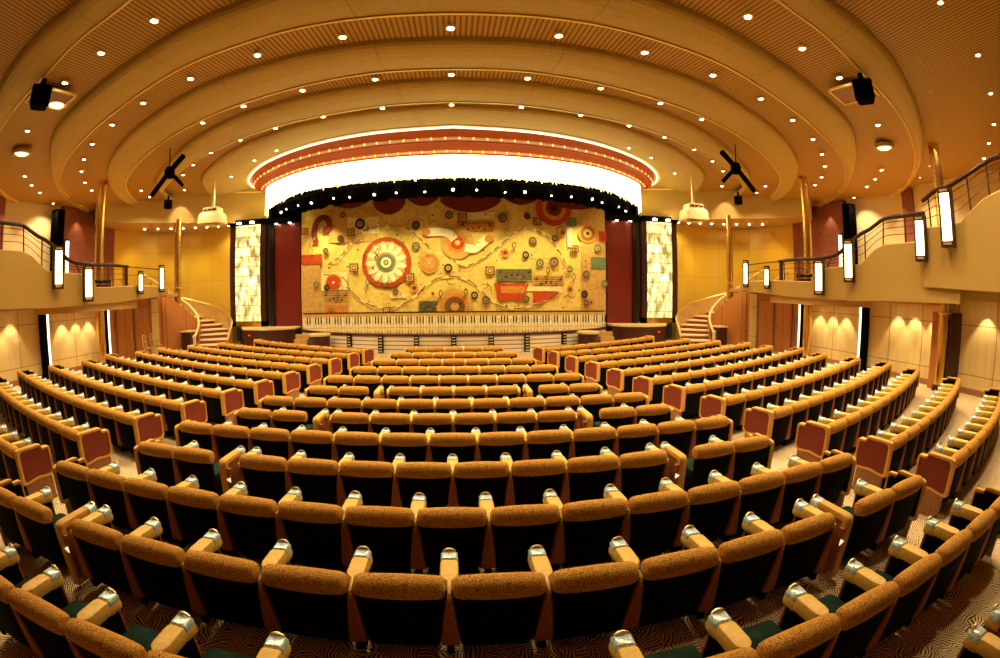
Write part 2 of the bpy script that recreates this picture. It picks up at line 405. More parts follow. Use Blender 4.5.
seat_list, panel_list, div_list = [], [], []     # (loc, rz, arms, label, group)
def line_row(P0, P1, n, sag, base, tail, side):
    """n seats along P0 -> P1 with a slight bow towards the stage side; yields seat centre and heading"""
    P0, P1 = Vector(P0), Vector(P1); d = P1 - P0; nrm = Vector((-d.y, d.x)).normalized()
    if nrm.y < 0: nrm = -nrm
    f = lambda t: P0 + d * t - nrm * (sag * 4 * t * (1 - t))
    return f
ROWY = [.25, 1.295, 2.25, 3.15, 4.12, 5.06, 5.94, 6.78, 7.70, 8.75, 9.88, 11.05, 12.3, 13.5]
WIDE = {0: (10, 1), 1: (17, 0), 2: (10, 1), 3: (15, 0), 4: (8, 1), 5: (13, 0), 6: (6, 1), 7: (11, 0), 8: (4, 1), 9: (9, 0), 10: (8, 0), 11: (7, 0), 12: (6, 0), 13: (5, 0)}
GAP = .33
def arc_y(x, y0): return y0 + x * x / 105.
for r, y0 in enumerate(ROWY):
    n, wings = WIDE[r]; PR = ROWPITCH.get(r, PITCH); half = n * PR / 2
    cs = [(-half + PR * (i + .5)) for i in range(n)]
    if wings: cs = [-half - GAP - PR * 1.5, -half - GAP - PR * .5] + cs + [half + GAP + PR * .5, half + GAP + PR * 1.5]
    rowname = ('the centre row beside the camera' if r == 0 else 'the %s centre row ahead of the camera' % ORD[r])
    for i, x in enumerate(cs):
        if r == 0 and x < 2.2: continue
        y = arc_y(x, y0); rz = math.atan(2 * x / 105.)
        last = i in (0, len(cs) - 1)
        arms = [] if last else ([PR / 2] if x > .02 else [-PR / 2])
        if abs(x) < .02: arms = [-PR / 2, PR / 2]
        if n % 2 == 0 and 0 < x < PR * .9: arms = [-PR / 2, PR / 2]
        lab = 'gold-topped theatre seat, %s from the left in %s' % (ORD[i + 1], rowname)
        if r == 0: lab = 'gold-topped theatre seat, %s of those cut by the lower right corner' % ORD[1 + len([q for q in seat_list if q[5] == 0])]
        seat_list.append(((x, y, 0), rz, arms, lab, 'theatre seats of the centre block', r))
    xe = abs(cs[0]) + PR / 2 + .045
    for s in (-1, 1):
        if r == 0: continue
        panel_list.append(((s * xe, arc_y(xe, y0), 0), math.atan(2 * s * xe / 105.), s, 'gold-edged seat row end at the %s of %s' % ('left' if s < 0 else 'right', rowname), 'end panels of the centre rows'))
        if wings: div_list.append(((s * (half + GAP - .13), arc_y(half, y0), 0), math.atan(2 * s * half / 105.), s, 'gold L-shaped divider with aisle light, %s end of the %s centre row ahead of camera' % ('left' if s < 0 else 'right', ORD[r])))
    if r == 0: div_list.append(((half + GAP - .055, arc_y(half, y0), 0), 0, 1, 'gold L-shaped seat divider cut off by the lower right corner'))
SIDE0 = [(5.40, 2.30), (5.18, 3.18), (4.88, 4.10), (4.60, 5.06), (4.34, 6.02), (4.10, 7.0), (3.85, 7.92), (3.62, 8.92), (3.42, 10.0), (3.16, 11.0), (2.9, 12.05), (2.66, 12.98)]
SIDE1 = [(10.6, 4.05), (10.95, 5.45), (11.1, 6.85), (11.3, 8.0), (11.2, 9.1), (10.9, 10.25), (10.65, 11.3), (10.3, 12.3), (9.85, 13.2), (9.0, 13.95), (8.2, 14.8), (7.5, 16.1)]
for k in range(12):
    P0, P1 = Vector(SIDE0[k]) - Vector((.13 - .009 * k, -.20 + .012 * k)), Vector(SIDE1[k]); L = (P1 - P0).length; n = int(round(L / PITCH)); d = (P1 - P0) / L
    nrm = Vector((-d.y, d.x)); sag = .16
    def f(t, P0=P0, d=d, nrm=nrm, L=L, sag=sag): return P0 + d * t - nrm * (sag * 4 * (t / L) * (1 - t / L))
    for s in (-1, 1):
        sd = 'left' if s < 0 else 'right'; rn = 'the %s %s side row from the back' % (ORD[k + 1], sd)
        for i in range(n):
            t = PITCH * (i + .5); p = f(t); q = f(t + .05) - f(t - .05); a = atan2(q.y, q.x)
            seat_list.append(((s * p.x, p.y, 0), s * a, ([] if i == n - 1 else [s * PITCH / 2]), 'gold-topped theatre seat, %s from the aisle in %s' % (ORD[i + 1], rn), 'theatre seats of the side blocks', 20 + k))
        for t, nm in ((-.05, 'aisle'), (n * PITCH + .05, 'wall')):
            p = f(t); q = f(t + .05) - f(t - .05); a = atan2(q.y, q.x)
            panel_list.append(((s * p.x, p.y, 0), s * a, (-s if nm == 'aisle' else s), 'maroon seat end panel at the %s end of the %s %s side row from back' % (nm, ORD[k + 1], sd), 'end panels of the side rows'))

def visible(loc, m=40): return in_frame((loc[0], loc[1], .65), m) and loc[1] > -.2
seat_list = [((q[0][0] + (.015 if 2 < q[5] < 20 else 0), *q[0][1:]), *q[1:]) for q in seat_list]
panel_list = [((q[0][0] + (.015 if 'centre' in q[3] else 0), *q[0][1:]), *q[1:]) for q in panel_list]
div_list = [((q[0][0] + .008, *q[0][1:]), *q[1:]) for q in div_list]
seat_list = [q for q in seat_list if visible(q[0], 60 if q[5] == 0 else 45)]
seat_list.sort(key=lambda q: (Vector(q[0]) - CAM).length)
N_IND = 300
for (loc, rz, arms, lab, grp, r) in seat_list[:N_IND]:
    root = empty('theatre_seat', loc, rz, label=lab, cat='seat', group=grp)
    for k in ('head_roll', 'backrest', 'seat'): child(k, PARTS[k], root).scale.x = {'head_roll': 1.03, 'backrest': 1.09, 'seat': 1.04}[k] if ROWPITCH.get(r, 0) > .57 else 1
    for a in arms:
        child('arm_support', PARTS['arm_support'], root, a)
        ar = child('armrest', PARTS['armrest'], root, a)
        child('ashtray', PARTS['ashtray'], ar)
far = MB()
for (loc, rz, arms, lab, grp, r) in seat_list[N_IND:]:
    M = Matrix.Translation(loc) @ Matrix.Rotation(rz, 4, 'Z')
    todo = [(PARTS[k], 0) for k in ('head_roll', 'backrest', 'seat')] + [(PARTS[k], a) for a in arms for k in ('arm_support', 'armrest', 'ashtray')]
    for me, dx in todo:
        T = M @ Matrix.Translation((dx, 0, 0)); vs = [T @ v.co for v in me.vertices]
        byk = {}
        for p in me.polygons: byk.setdefault(p.material_index, []).append(tuple(p.vertices))
        base = len(far.v); far.v.extend(tuple(v) for v in vs)
        for mi, fs in byk.items():
            i = far.mi(me.materials[mi].name); far.f.extend(tuple(base + k for k in q) for q in fs); far.m.extend([i] * len(fs))
if far.f: tag(far.build('theatre_seat', angle=50), 'gold-topped dark theatre seats at the far ends of the side rows', 'seat', kind='stuff')
for loc, rz, fl, lab, grp in panel_list:
    if not visible(loc, 30): continue
    root = empty('row_end_panel', loc, rz, label=lab, cat='seat end panel', group=grp)
    for k in ('frame', 'inset', 'plinth'):
        o = child(k, EP[k], root); side = 'side row' in lab; o.scale = (fl * (1 if side else .6), 1, 1.28 if side and k == 'plinth' else 1); o.location.z = .06 if side and k != 'plinth' else 0
for loc, rz, s, lab in div_list:
    if not visible(loc, 30) and loc[1] > .5: continue
    root = empty('seat_divider', loc, rz, label=lab, cat='divider', group='aisle light dividers in the centre rows')
    child('post', DV['post'], root); child('side_panel', DV['side_panel'], root).scale.x = s
    child('ashtray', PARTS['ashtray'], root)
    o = child('aisle_light', DV['aisle_light'], root, -s * .070, -.05, .42); o['label'] = 'lit cream triangle'
    if s < 0: o.rotation_euler = (0, pi, 0)

# ------------------------------------------------------------------ the room shell
def struct(b, name, label=None, **kw): return tag(b.build(name, **kw), label, None, None, 'structure')
def loft(b, A, B, mat, n=None):
    n = len(A); return b.add(list(A) + list(B), [(i, i + 1, n + i + 1, n + i) for i in range(n - 1)], mat)
b = MB(); b.add([(-14.5, -7, 0), (14.5, -7, 0), (17.5, 14, 0), (17.5, 22.5, 0), (-17.5, 22.5, 0), (-17.5, 14, 0)], [(0, 1, 2, 3, 4, 5)], 'carpet')
struct(b, 'floor', 'patterned gold and brown carpet under the seats')
def H(z): return z + ZO

# rings of the ceiling, half plan (x >= 0) read from the axis outwards, survey height last
RING = {
 'r0o': ([(0, 2.3), (2.6, 2.75), (5.0, 3.9), (5.95, 4.12), (7.5, 4.6), (9.3, 5.4), (11.8, 6.8), (14.2, 8.55), (16.1, 10.4), (17.8, 12.6), (18.5, 14.5)], 6.75),
 'r0i': ([(0, 3.25), (2.4, 3.55), (4.35, 4.3), (5.65, 4.68), (7.05, 5.2), (9.2, 5.95), (11.3, 6.95), (13.8, 8.55), (16.0, 10.65), (17.5, 13.3), (18.0, 15)], 6.62),
 'r1o': ([(0, 4.85), (1.4, 4.93), (2.75, 5.2), (4.1, 5.52), (5.5, 6.0), (7.6, 6.8), (9.7, 7.8), (11.7, 9.4), (14.0, 11.8), (15.7, 14.3), (17, 17)], 6.75),
 'r1i': ([(0, 6.15), (1.3, 6.16), (2.28, 6.22), (3.2, 6.37), (4.8, 6.74), (6.58, 7.44), (9.1, 8.6), (11.5, 9.96), (13.66, 11.72), (15.7, 14.25), (16.8, 17)], 6.8),
 'r2o': ([(0, 7.16), (1.32, 7.18), (2.7, 7.32), (3.73, 7.55), (5.0, 7.88), (7.08, 8.8), (9.54, 10.3), (11.7, 12.24), (13.7, 15.1), (14.8, 18)], 6.9),
 'r2i': ([(0, 8.64), (1.57, 8.69), (3.28, 9.02), (5.1, 9.55), (6.4, 10.05), (8.51, 11.15), (10.85, 12.8), (12.97, 14.85), (14.68, 17.83), (15.2, 19.5)], 7.1),
 'r3o': ([(0, 9.31), (1.46, 9.4), (2.86, 9.62), (4.19, 9.95), (5.69, 10.48), (7.93, 11.8), (11.1, 14.55), (12.4, 16.6), (13.4, 19.5)], 7.15),
 'r3i': ([(0, 11.06), (1.72, 11.18), (3.39, 11.53), (4.97, 11.98), (7.0, 12.9), (10.3, 15.0), (13.14, 17.8), (13.9, 19.8)], 7.4),
 'r4o': ([(0, 11.5), (2.31, 11.73), (4.15, 12.16), (5.67, 12.83), (7.74, 14.1), (10.26, 16.56), (11.45, 19.2), (11.8, 20.6)], 7.45),
 'r4i': ([(0, 14.07), (2.82, 14.48), (5.17, 15.3), (7.3, 16.7), (8.7, 18.2), (9.5, 19.6), (9.8, 21)], 7.9),
 'fr': ([(0, 16.1), (2.7, 16.4), (5.2, 17.05), (6.75, 17.95), (8.15, 19.15), (8.85, 20.15), (8.95, 20.75)], 7.65)}
NR = 61
RC = {}
for k, (pts, z) in RING.items():
    half = spline([(x, y, H(z)) for x, y in pts], NR); RC[k] = mirror(half)
def lerp_curve(A, B, t, dz=0.): return [a.lerp(c, t) + Vector((0, 0, dz)) for a, c in zip(A, B)]
def up(A, dz): return [p + Vector((0, 0, dz)) for p in A]
# slatted soffits between the rings (slats run along the room)
outer = spline([(0, -7, H(6.85)), (8, -7, H(6.85)), (17.8, -7, H(6.85)), (18.6, 0, H(6.85)), (18.6, 8, H(6.85)), (18.6, 14.5, H(6.8))], NR)
b = MB(); loft(b, mirror(outer), up(RC['r0o'], .06), 'slats'); struct(b, 'ceiling', 'slatted gold ceiling over the back of the hall', angle=0)
for a, c, lab in (('r0i', 'r1o', 'slatted ceiling strip between the outermost plaster rings'), ('r1i', 'r2o', 'slatted ceiling strip inside the second plaster ring'), ('r2i', 'r3o', 'slatted ceiling strip inside the third plaster ring'), ('r3i', 'r4o', 'slatted ceiling strip beside the innermost plaster ring')):
    b = MB(); loft(b, up(RC[a], .05), up(RC[c], .09), 'slats'); struct(b, 'ceiling', lab, angle=0)
# plaster bands: bullnose section from a shadow gap at the outer edge to a gilt lip at the inner one
def band(o_, i_, name, lab, bulge):
    A, B = RC[o_], RC[i_]; b = MB(); prof = [(0, .16, 0), (.012, 0, 0), (.04, -.05, 0), (.10, -bulge * .85, 0), (.2, -bulge, 0), (.4, -bulge, 0), (.6, -bulge * .75, 0), (.85, -bulge * .3, 0), (1, 0, 0)]
    rows = [lerp_curve(A, B, t, dz) for t, dz, _ in prof]
    for r0, r1 in zip(rows, rows[1:]): loft(b, r0, r1, 'band_plaster')
    n = len(A)
    o = struct(b, name, lab, angle=0)
    # joints between the cast sections
    for k in range(6, n - 6, 10):
        j = MB(); ring = []
        for r in rows[1:]: ring.append(r[k])
        nxt = [r[k] + (r[k + 1] - r[k]).normalized() * .022 for r in rows[1:]]
        j.rings([[p + Vector((0, 0, -.006)) for p in ring], [p + Vector((0, 0, -.006)) for p in nxt]], 'hatch_brown', close=False, cap=False)
        tag(j.build('panel_joint', o, angle=0), kind='structure')
    l = MB(); loft(l, up(B, -.03), up(B, .06), 'trim_gold'); loft(l, up(B, -.03), lerp_curve(B, A, .05, -.035), 'trim_gold')
    tag(l.build('gilt_lip', o, angle=0), kind='structure')
band('r0o', 'r0i', 'ceiling', 'outermost curved plaster ceiling ring, seen only at the sides', .11)
band('r1o', 'r1i', 'ceiling', 'large curved plaster ceiling ring with jointed sections', .11)
band('r2o', 'r2i', 'ceiling', 'curved plaster ceiling ring, third from the stage', .10)
band('r3o', 'r3i', 'ceiling', 'curved plaster ceiling ring, second from the stage', .10)
band('r4o', 'r4i', 'ceiling', 'innermost curved plaster ceiling ring around the marquee lights', .08)

# marquee: two glowing orange tiers, gilt edges, rows of bulbs
A, B = up(RC['r4i'], .0), RC['fr']
root = empty('marquee_canopy', (0, 0, 0), label='two-tier orange marquee canopy studded with bulbs above the stage', cat='canopy')
for i, (t0, t1) in enumerate(((.12, .52), (.58, .98))):
    m = MB(); C0, C1 = lerp_curve(A, B, t0, .04 - .06 * i), lerp_curve(A, B, t1, -.06 - .05 * i)
    mid = lerp_curve(C0, C1, .5, -.10)
    loft(m, up(C0, .1), C0, 'marquee_red'); loft(m, C0, mid, 'marquee_red'); loft(m, mid, C1, 'marquee_glow'); loft(m, C1, up(C1, .25), 'marquee_glow')
    o = m.build('tier', root, angle=0)
    e = MB(); e.tube(up(C1, -.005), .03, 'marquee_glow', 6); e.tube(up(C0, 0), .02, 'plinth_wood', 6); e.build('gilt_edge', root)
    bm_ = MB()
    bulb = MB(); bulb.lathe([(.0, -.05), (.03, -.035), (.038, 0), (.03, .03), (0, .04)], (0, 0, 0), 'bulb_amber', 8); me = None
    n = len(mid)
    for k in range(48):
        f = 6 + (n - 13) * k / 47; j = int(f); p = mid[j].lerp(mid[min(j + 1, n - 1)], f - j) + Vector((0, 0, -.03))
        if me is None: q = bulb.build('bulb', root); me = q.data; q.location = p
        else: child('bulb', me, root, *p)
lm = MB(); loft(lm, up(RC['r4i'], -.02), lerp_curve(A, B, .1, .02), 'pale_gold'); loft(lm, up(RC['fr'], 0), up(RC['fr'], .5), 'black_cloth'); lm.build('soffit_plate', root, angle=0)
# cove light strip on the ceiling ring above the marquee
cv = MB(); cv.tube(lerp_curve(A, B, .055, -.03), .03, 'strip_white', 6); tag(cv.build('cove_light'), 'bright cove strip along the edge of the innermost ceiling ring', 'light strip')

# bead fringe
fr = MB(); F = RC['fr']; n = len(F); L = [0]
for i in range(1, n): L.append(L[-1] + (F[i] - F[i - 1]).length)
def on_fr(s, off=0.):
    j = 0
    while j < n - 2 and L[j + 1] < s: j += 1
    t = (s - L[j]) / (L[j + 1] - L[j]); p = F[j].lerp(F[j + 1], t); d = (F[j + 1] - F[j]).normalized(); return p + Vector((-d.y, d.x, 0)) * off, d
cnt = 430
for i in range(cnt):
    s = L[-1] * (i + .5) / cnt
    p, d = on_fr(s, .07); z1 = H(6.63) + .05 * random.random() + (.0 if random.random() > .08 else -.07) - .12 * max(0, abs(p.x) - 6.5); w = .022
    nn = Vector((-d.y, d.x, 0)) * .012; zs = [H(7.58), z1 + .06, z1]
    fr.rings([[(p + d * w * k + nn * 0).to_tuple()[:2] + (z,), (p + nn).to_tuple()[:2] + (z,), (p - d * w * k).to_tuple()[:2] + (z,), (p - nn).to_tuple()[:2] + (z,)] for z, k in zip(zs, (1, 1, .35))], 'fringe_glow')
tag(fr.build('bead_fringe', angle=0), 'brilliant white curtain of lit bead strings hanging along the canopy edge', 'bead fringe', kind='stuff')

# bulkhead round the front of the house, and upper walls
BK = [(9.0, 21.0), (10.2, 20.6), (11.5, 19.9), (13.2, 18.6), (14.6, 17.4), (15.5, 15.6)]
for s in (-1, 1):
    sd = 'left' if s < 0 else 'right'
    c = spline([(s * x, y, H(6.12)) for x, y in BK], 24)
    b = MB(); loft(b, c, [Vector((p.x, p.y, H(8.2))) for p in c], 'bulkhead')
    back = [Vector((p.x * 1.10 + s * .9, p.y + 2.6, H(6.12))) for p in c]; loft(b, c, back, 'soffit_wood')
    struct(b, 'wall_front_%s' % sd, 'curved plaster bulkhead beside the stage opening', angle=0)
    t = MB(); t.tube([p + Vector((0, 0, 1.52)) for p in c], .035, 'trim_gold', 6); struct(t, 'trim_1', 'gilt line where the bulkhead meets the ceiling')
    g = spline([(s * x, y, 0) for x, y in ((10.95, 21.3), (12.2, 22.0), (14.0, 22.3), (15.8, 21.6), (16.7, 19.8), (16.75, 18.0))], 24)
    b = MB(); loft(b, g, [Vector((p.x, p.y, H(6.2))) for p in g], 'gold_wall'); struct(b, 'wall_stage_%s' % sd, 'curved polished gold wall behind the staircase', angle=0)
    # side wall under the balcony: cream panels, then red wood with doors
    X = s * 13.2
    b = MB(); b.box(min(X, X + s * .2), max(X, X + s * .2), -7, 14.1, 0, H(2.48), 'wall_cream'); b.box(min(X, X + s * .2), max(X, X + s * .2), -7, 6.9, H(2.47), H(2.86), 'wall_cream'); struct(b, 'wall_%s' % sd, 'cream panelled wall under the balcony, washed by downlights')
    b = MB(); b.box(min(X, X + s * .2), max(X, X + s * .2), 14.1, 18.0, 0, H(2.75), 'wall_redwood'); struct(b, 'wall_%s_front' % sd, 'reddish wood wall by the staircase')
    b = MB(); b.box(min(X, X - s * .03), max(X, X - s * .03), -7, 14.0, 0, .16, 'plinth_wood'); struct(b, 'baseboard_%s' % sd)
    # upper side wall
    X2 = s * 16.8
    b = MB(); b.box(min(X2, X2 + s * .2), max(X2, X2 + s * .2), -7, 18.2, H(2.4), H(6.9), 'upper_cream'); struct(b, 'wall_upper_%s' % sd, 'cream wall along the back of the balcony')
    b = MB(); b.box(min(X2, X2 - s * .25), max(X2, X2 - s * .25), 14.5, 18.2, H(2.6), H(6.75), 'upper_red'); struct(b, 'wall_upper_%s_front' % sd, 'dark red panelling at the front of the balcony')
b = MB(); b.box(-18.6, 18.6, -7.2, -7, 0, H(6.9), 'upper_cream'); struct(b, 'wall_back')
b = MB(); b.box(-9.2, 9.2, 24.5, 24.7, 0, H(9), 'black_cloth'); b.box(-9.4, -9.2, 22.3, 24.7, 0, H(9), 'black_cloth'); b.box(9.2, 9.4, 22.3, 24.7, 0, H(9), 'black_cloth'); b.box(-9.4, 9.4, 16.5, 24.7, H(9), H(9.2), 'black_cloth'); struct(b, 'wall_stage', 'black wall and loft of the stage house')

# ------------------------------------------------------------------ stage
SZ = .75
apron = spline([(0, 17.35, SZ), (2.5, 17.55, SZ), (4.5, 18.2, SZ), (6.0, 19.2, SZ), (6.9, 20.2, SZ), (7.1, 20.6, SZ)], 30); apron = mirror(apron)
root = empty('stage', (0, 18, 0), label='low curved stage with a polished floor and ribbed white front', cat='stage')
def rel(p): return Vector(p) - Vector((0, 18, 0))
b = MB(); fl = [rel(p) for p in apron]; b.add([tuple(p) for p in fl] + [(7.1, 4.2, SZ), (8.9, 4.2, SZ), (8.9, 6.35, SZ), (-8.9, 6.35, SZ), (-8.9, 4.2, SZ), (-7.1, 4.2, SZ)], [tuple(range(len(fl) + 6))], 'stage_floor'); b.build('stage_deck', root, angle=0)
b = MB(); loft(b, [rel(p) - Vector((0, 0, SZ)) for p in apron], [rel(p) - Vector((0, 0, .10)) for p in apron], 'stage_riser'); b.build('front_riser', root, angle=0)
b = MB(); b.tube([rel(p) - Vector((0, -.0, .05)) for p in apron], .055, 'stage_dark', 8); b.build('nosing', root)
for x, tall in ((-4.05, 0), (-2.9, 1), (-1.45, 0), (0.02, 0), (1.5, 0), (2.95, 1), (4.3, 0)):
    j = min(range(len(apron)), key=lambda i: abs(apron[i].x - x)); p = rel(apron[j]); d = (apron[min(j + 1, 58)] - apron[max(j - 1, 0)]).normalized(); a = atan2(d.y, d.x)
    m = MB(); h = .75 if tall else .48
    m.box(-.10, .10, -.09, .03, SZ - .07 - h if not tall else .0, SZ - .07, 'black_gloss')
    nslot = int(h / .11)
    for q in range(nslot):
        z = SZ - .12 - q * .11; m.box(-.065, .065, -.10, -.085, z - .035, z, 'pale_gold')
    o = m.build('step_light_tower', root); o.location = (p.x, p.y - .02, 0); o.rotation_euler = (0, 0, a)
for s in (-1, 1):
    sd = 'left' if s < 0 else 'right'
    poly = [(s * 7.25, 20.1), (s * 7.7, 19.6), (s * 8.6, 19.35), (s * 9.8, 19.75), (s * 10.05, 20.3), (s * 10.7, 21.2), (s * 9.0, 22), (s * 7.25, 22)]
    root2 = empty('stage_wing_ledge', (s * 8.8, 20, 0), label='dark curved side platform with a cream top %s of the stage' % sd, cat='platform', group='stage side platforms')
    q = [(x - s * 8.8, y - 20) for x, y in poly]
    m = MB(); m.prism(q, 0, SZ + .02, 'stage_dark', 'xy'); m.build('base', root2)
    m = MB(); m.prism([(x * 1.02, y - .03) for x, y in q], SZ + .02, SZ + .10, 'ledge_cream', 'xy'); m.build('top', root2)
    m = MB(); m.lathe([(0, -.03), (.04, -.02), (.04, .02), (0, .03)], (0, 0, 0), 'red_pilot', 10); o = m.build('pilot_light', root2); o.location = (s * .5, -.60, .55); o['label'] = 'small red pilot light'
    # drum pedestal and two steps beside it
    root3 = empty('drum_pedestal', (s * 5.42, 17.98, 0), label='round dark pedestal with a cream top at the %s end of the stage apron' % sd, cat='pedestal', group='drum pedestals')
    m = MB(); m.lathe([(.40, 0), (.42, .02), (.42, .62), (.40, .64)], (0, 0, 0), 'stage_dark', 28); m.build('body', root3)
    m = MB(); m.lathe([(.43, .64), (.46, .66), (.46, .72), (.43, .74), (.0, .745)], (0, 0, 0), 'ledge_cream', 28); m.build('top', root3)
    m = MB()
    for k in range(3): m.box(s * 6.62 - .3, s * 6.62 + .3, 18.75 + .22 * k, 19.35, 0, .2 + .2 * k, 'stair_wood')
    tag(m.build('stage_steps'), 'three small wooden steps up to the stage on the %s' % sd, 'steps', 'stage steps')

# show curtain with appliqued cloth: drawn on its own 304 x 112 grid (g), flat cloth pieces a few mm proud
CY_ = 20.75
def g(u, v): return ((u - 454) * .0468, H(1.62) + (312 - v) * .0457)     # curtain grid -> metres across and up
cur = empty('show_curtain', (0, CY_, 0), label='large yellow show curtain covered with appliqued discs, staves and notes', cat='curtain')
m = MB(); nseg = 120; rowz = [SZ + .01, H(2.6), H(4.6), H(7.3)]
rs = []
for z in rowz: rs.append([(-7.14 + 14.28 * k / nseg, .05 + .025 * sin(k * .9), z) for k in range(nseg + 1)])
m.rings(rs, 'cloth_yellow', close=False, cap=False); m.build('cloth', cur, angle=0)
lay = [0]
def piece(m, poly, mat, lift=1):
    lay[0] += 1; y = -.012 * lift - .00003 * lay[0]
    m.add([(x, y, z) for x, z in poly], [tuple(range(len(poly)))], mat)
def disc(m, u, v, r, mat, lift=1, n=28, ru=None): x, z = g(u, v); piece(m, [(x + (ru or r) * .0468 * cos(2 * pi * k / n), z + r * .0457 * sin(2 * pi * k / n)) for k in range(n)], mat, lift)
def rect(m, u0, v0, u1, v1, mat, lift=1): piece(m, [g(u0, v0), g(u1, v0), g(u1, v1), g(u0, v1)], mat, lift)
def stroke(m, pts, w, mat, lift=1):
    P = spline([(*g(*p), 0) for p in pts], 26); n = len(P); a, c = [], []
    for i, p in enumerate(P):
        d = (P[min(i + 1, n - 1)] - P[max(i - 1, 0)]).normalized(); q = Vector((-d.y, d.x, 0)) * w * .0235
        a.append(p + q); c.append(p - q)
    lay[0] += 1; y = -.012 * lift - .00003 * lay[0]
    m.add([(p.x, y, p.y) for p in a + c], [(i, i + 1, n + i + 1, n + i) for i in range(n - 1)], mat)
# ground patches
m = MB()
rect(m, 302, 251, 324, 261, 'cloth_red', 2); rect(m, 303, 262, 322, 318, 'cloth_tan'); rect(m, 326, 303, 350, 316, 'cloth_orange', 2); rect(m, 326, 289, 352, 303, 'cloth_tan', 1)
rect(m, 330, 205, 380, 240, 'cloth_tan', 1); rect(m, 350, 215, 382, 232, 'cloth_pale', 2); rect(m, 392, 292, 408, 297, 'cloth_pale', 2); rect(m, 420, 300, 440, 312, 'cloth_green', 2)
rect(m, 457, 222, 494, 231, 'cloth_orange', 2); rect(m, 458, 212, 494, 219, 'cloth_pale', 2); rect(m, 495, 269, 530, 281, 'cloth_green', 2); rect(m, 531, 275, 562, 285, 'cloth_tan', 2); rect(m, 498, 286, 560, 291, 'cloth_pale', 2)
rect(m, 565, 216, 576, 225, 'cloth_green', 2); rect(m, 580, 200, 606, 312, 'cloth_tan', 1); rect(m, 590, 256, 606, 268, 'cloth_green', 3); rect(m, 599, 229, 607, 240, 'cloth_red', 3); rect(m, 566, 226, 571, 246, 'cloth_white', 2)
piece(m, [g(493, 283), g(527, 283), g(521, 300), g(497, 300)], 'cloth_red', 3); piece(m, [g(499, 286), g(524, 286), g(522, 293), g(500, 293)], 'cloth_orange', 4)
piece(m, [g(531, 292), g(557, 292), g(549, 299), g(531, 303)], 'cloth_red', 3); rect(m, 323, 270, 350, 288, 'cloth_pale', 3)
m.each('patch', cur, angle=0)
# staves
m = MB()
for u0, u1, v0 in ((326, 350, 291), (496, 530, 270), (532, 561, 277), (421, 439, 301), (460, 492, 223)):
    m = MB()
    for k in range(5): rect(m, u0, v0 + k * 2.1, u1, v0 + k * 2.1 + .5, 'cloth_brown', 3)
    for k in range(6):
        u = u0 + (u1 - u0) * (k + .5) / 6; v = v0 + 2 + 5 * abs(sin(k * 1.9)); disc(m, u, v, .9, 'cloth_dark', 4, 10, ru=1.2); rect(m, u + .8, v - 4.2, u + 1.2, v, 'cloth_dark', 4)
    m.build('stave', cur, angle=0)
# winding stitched ribbons
m = MB()
for pts in ([(330, 262), (345, 252), (362, 232), (385, 225), (408, 227), (425, 241), (432, 247)], [(326, 272), (345, 275), (356, 291), (372, 303), (395, 306), (415, 297), (432, 281), (452, 276), (470, 281), (486, 296), (500, 306), (520, 308), (545, 300), (560, 291)],
            [(452, 257), (463, 266), (480, 260), (498, 246), (515, 232), (530, 229), (545, 236), (557, 250), (565, 265)]):
    m = MB(); P = spline([(u, v, 0) for u, v in pts], 90)
    stroke(m, pts, 1.9, 'cloth_pale', 2)
    for k in range(0, 86, 6): stroke(m, [(P[k].x, P[k].y), (P[k + 2].x, P[k + 2].y), (P[k + 4].x, P[k + 4].y)], .9, 'cloth_brown', 3)
    m.build('ribbon', cur, angle=0)
# the big wheel
m = MB(); U, V = 389, 261.5
for r, c, l in ((25.5, 'cloth_brown', 2), (24.8, 'cloth_red', 3), (21, 'cloth_orange', 4), (20.3, 'cloth_yellow', 5)): disc(m, U, V, r, c, l, 48, ru=r * .95)
for k in range(13):
    a = 2 * pi * k / 13 + .2
    disc(m, U + 12.5 * cos(a), V + 13.2 * sin(a), .5, 'cloth_brown', 6, 8); pp = lambda r0: (U + r0 * .95 * cos(a), V + r0 * sin(a)); stroke(m, [pp(9.5), pp(13), pp(19)], 6.6, 'cloth_tan', 6); stroke(m, [pp(10.3), pp(13), pp(18.2)], 5.2, 'cloth_white', 7); disc(m, *pp(18.6), 3.1, 'cloth_tan', 6, 16); disc(m, *pp(18), 2.5, 'cloth_white', 7, 16)
for r, c, l in ((9, 'cloth_grey', 8), (7.8, 'cloth_green', 9), (5.2, 'cloth_white', 10), (2.6, 'cloth_brown', 11), (1.4, 'cloth_yellow', 12)): disc(m, U, V, r, c, l)
m.build('wheel_emblem', cur, angle=0)
# sun with a hand-like pennant, arcs and record
m = MB()
for u, v, rs_ in ((458, 243, ((16, 'cloth_tan'), (10, 'cloth_orange'), (6.5, 'cloth_red'), (2.5, 'cloth_yellow'))), (455, 306, ((17.5, 'cloth_tan'), (14, 'cloth_orange'), (10, 'cloth_brown'), (4, 'cloth_tan'))), (553, 207, ((18, 'cloth_red'), (12, 'cloth_orange'), (8, 'cloth_maroon'), (4, 'cloth_dark'))),
                  (587, 232, ((10, 'cloth_orange'), (7.5, 'cloth_brown'), (4, 'cloth_orange'), (2, 'cloth_dark'))), (336, 280, ((8.5, 'cloth_orange'), (7, 'cloth_red'), (1.2, 'cloth_white'))), (431, 263, ((10, 'cloth_tan'), (8.5, 'cloth_orange'), (6, 'cloth_tan'), (1, 'cloth_white')))):
    m = MB()
    for i, (r, c) in enumerate(rs_): disc(m, u, v, r, c, 3 + i, 36)
    m.build('roundel', cur, angle=0)
m = MB()
for pts in ([(428, 232), (440, 232), (450, 234), (455, 240)], [(465, 248), (474, 249), (482, 243), (488, 238)]): stroke(m, pts, 8, 'cloth_white', 8)
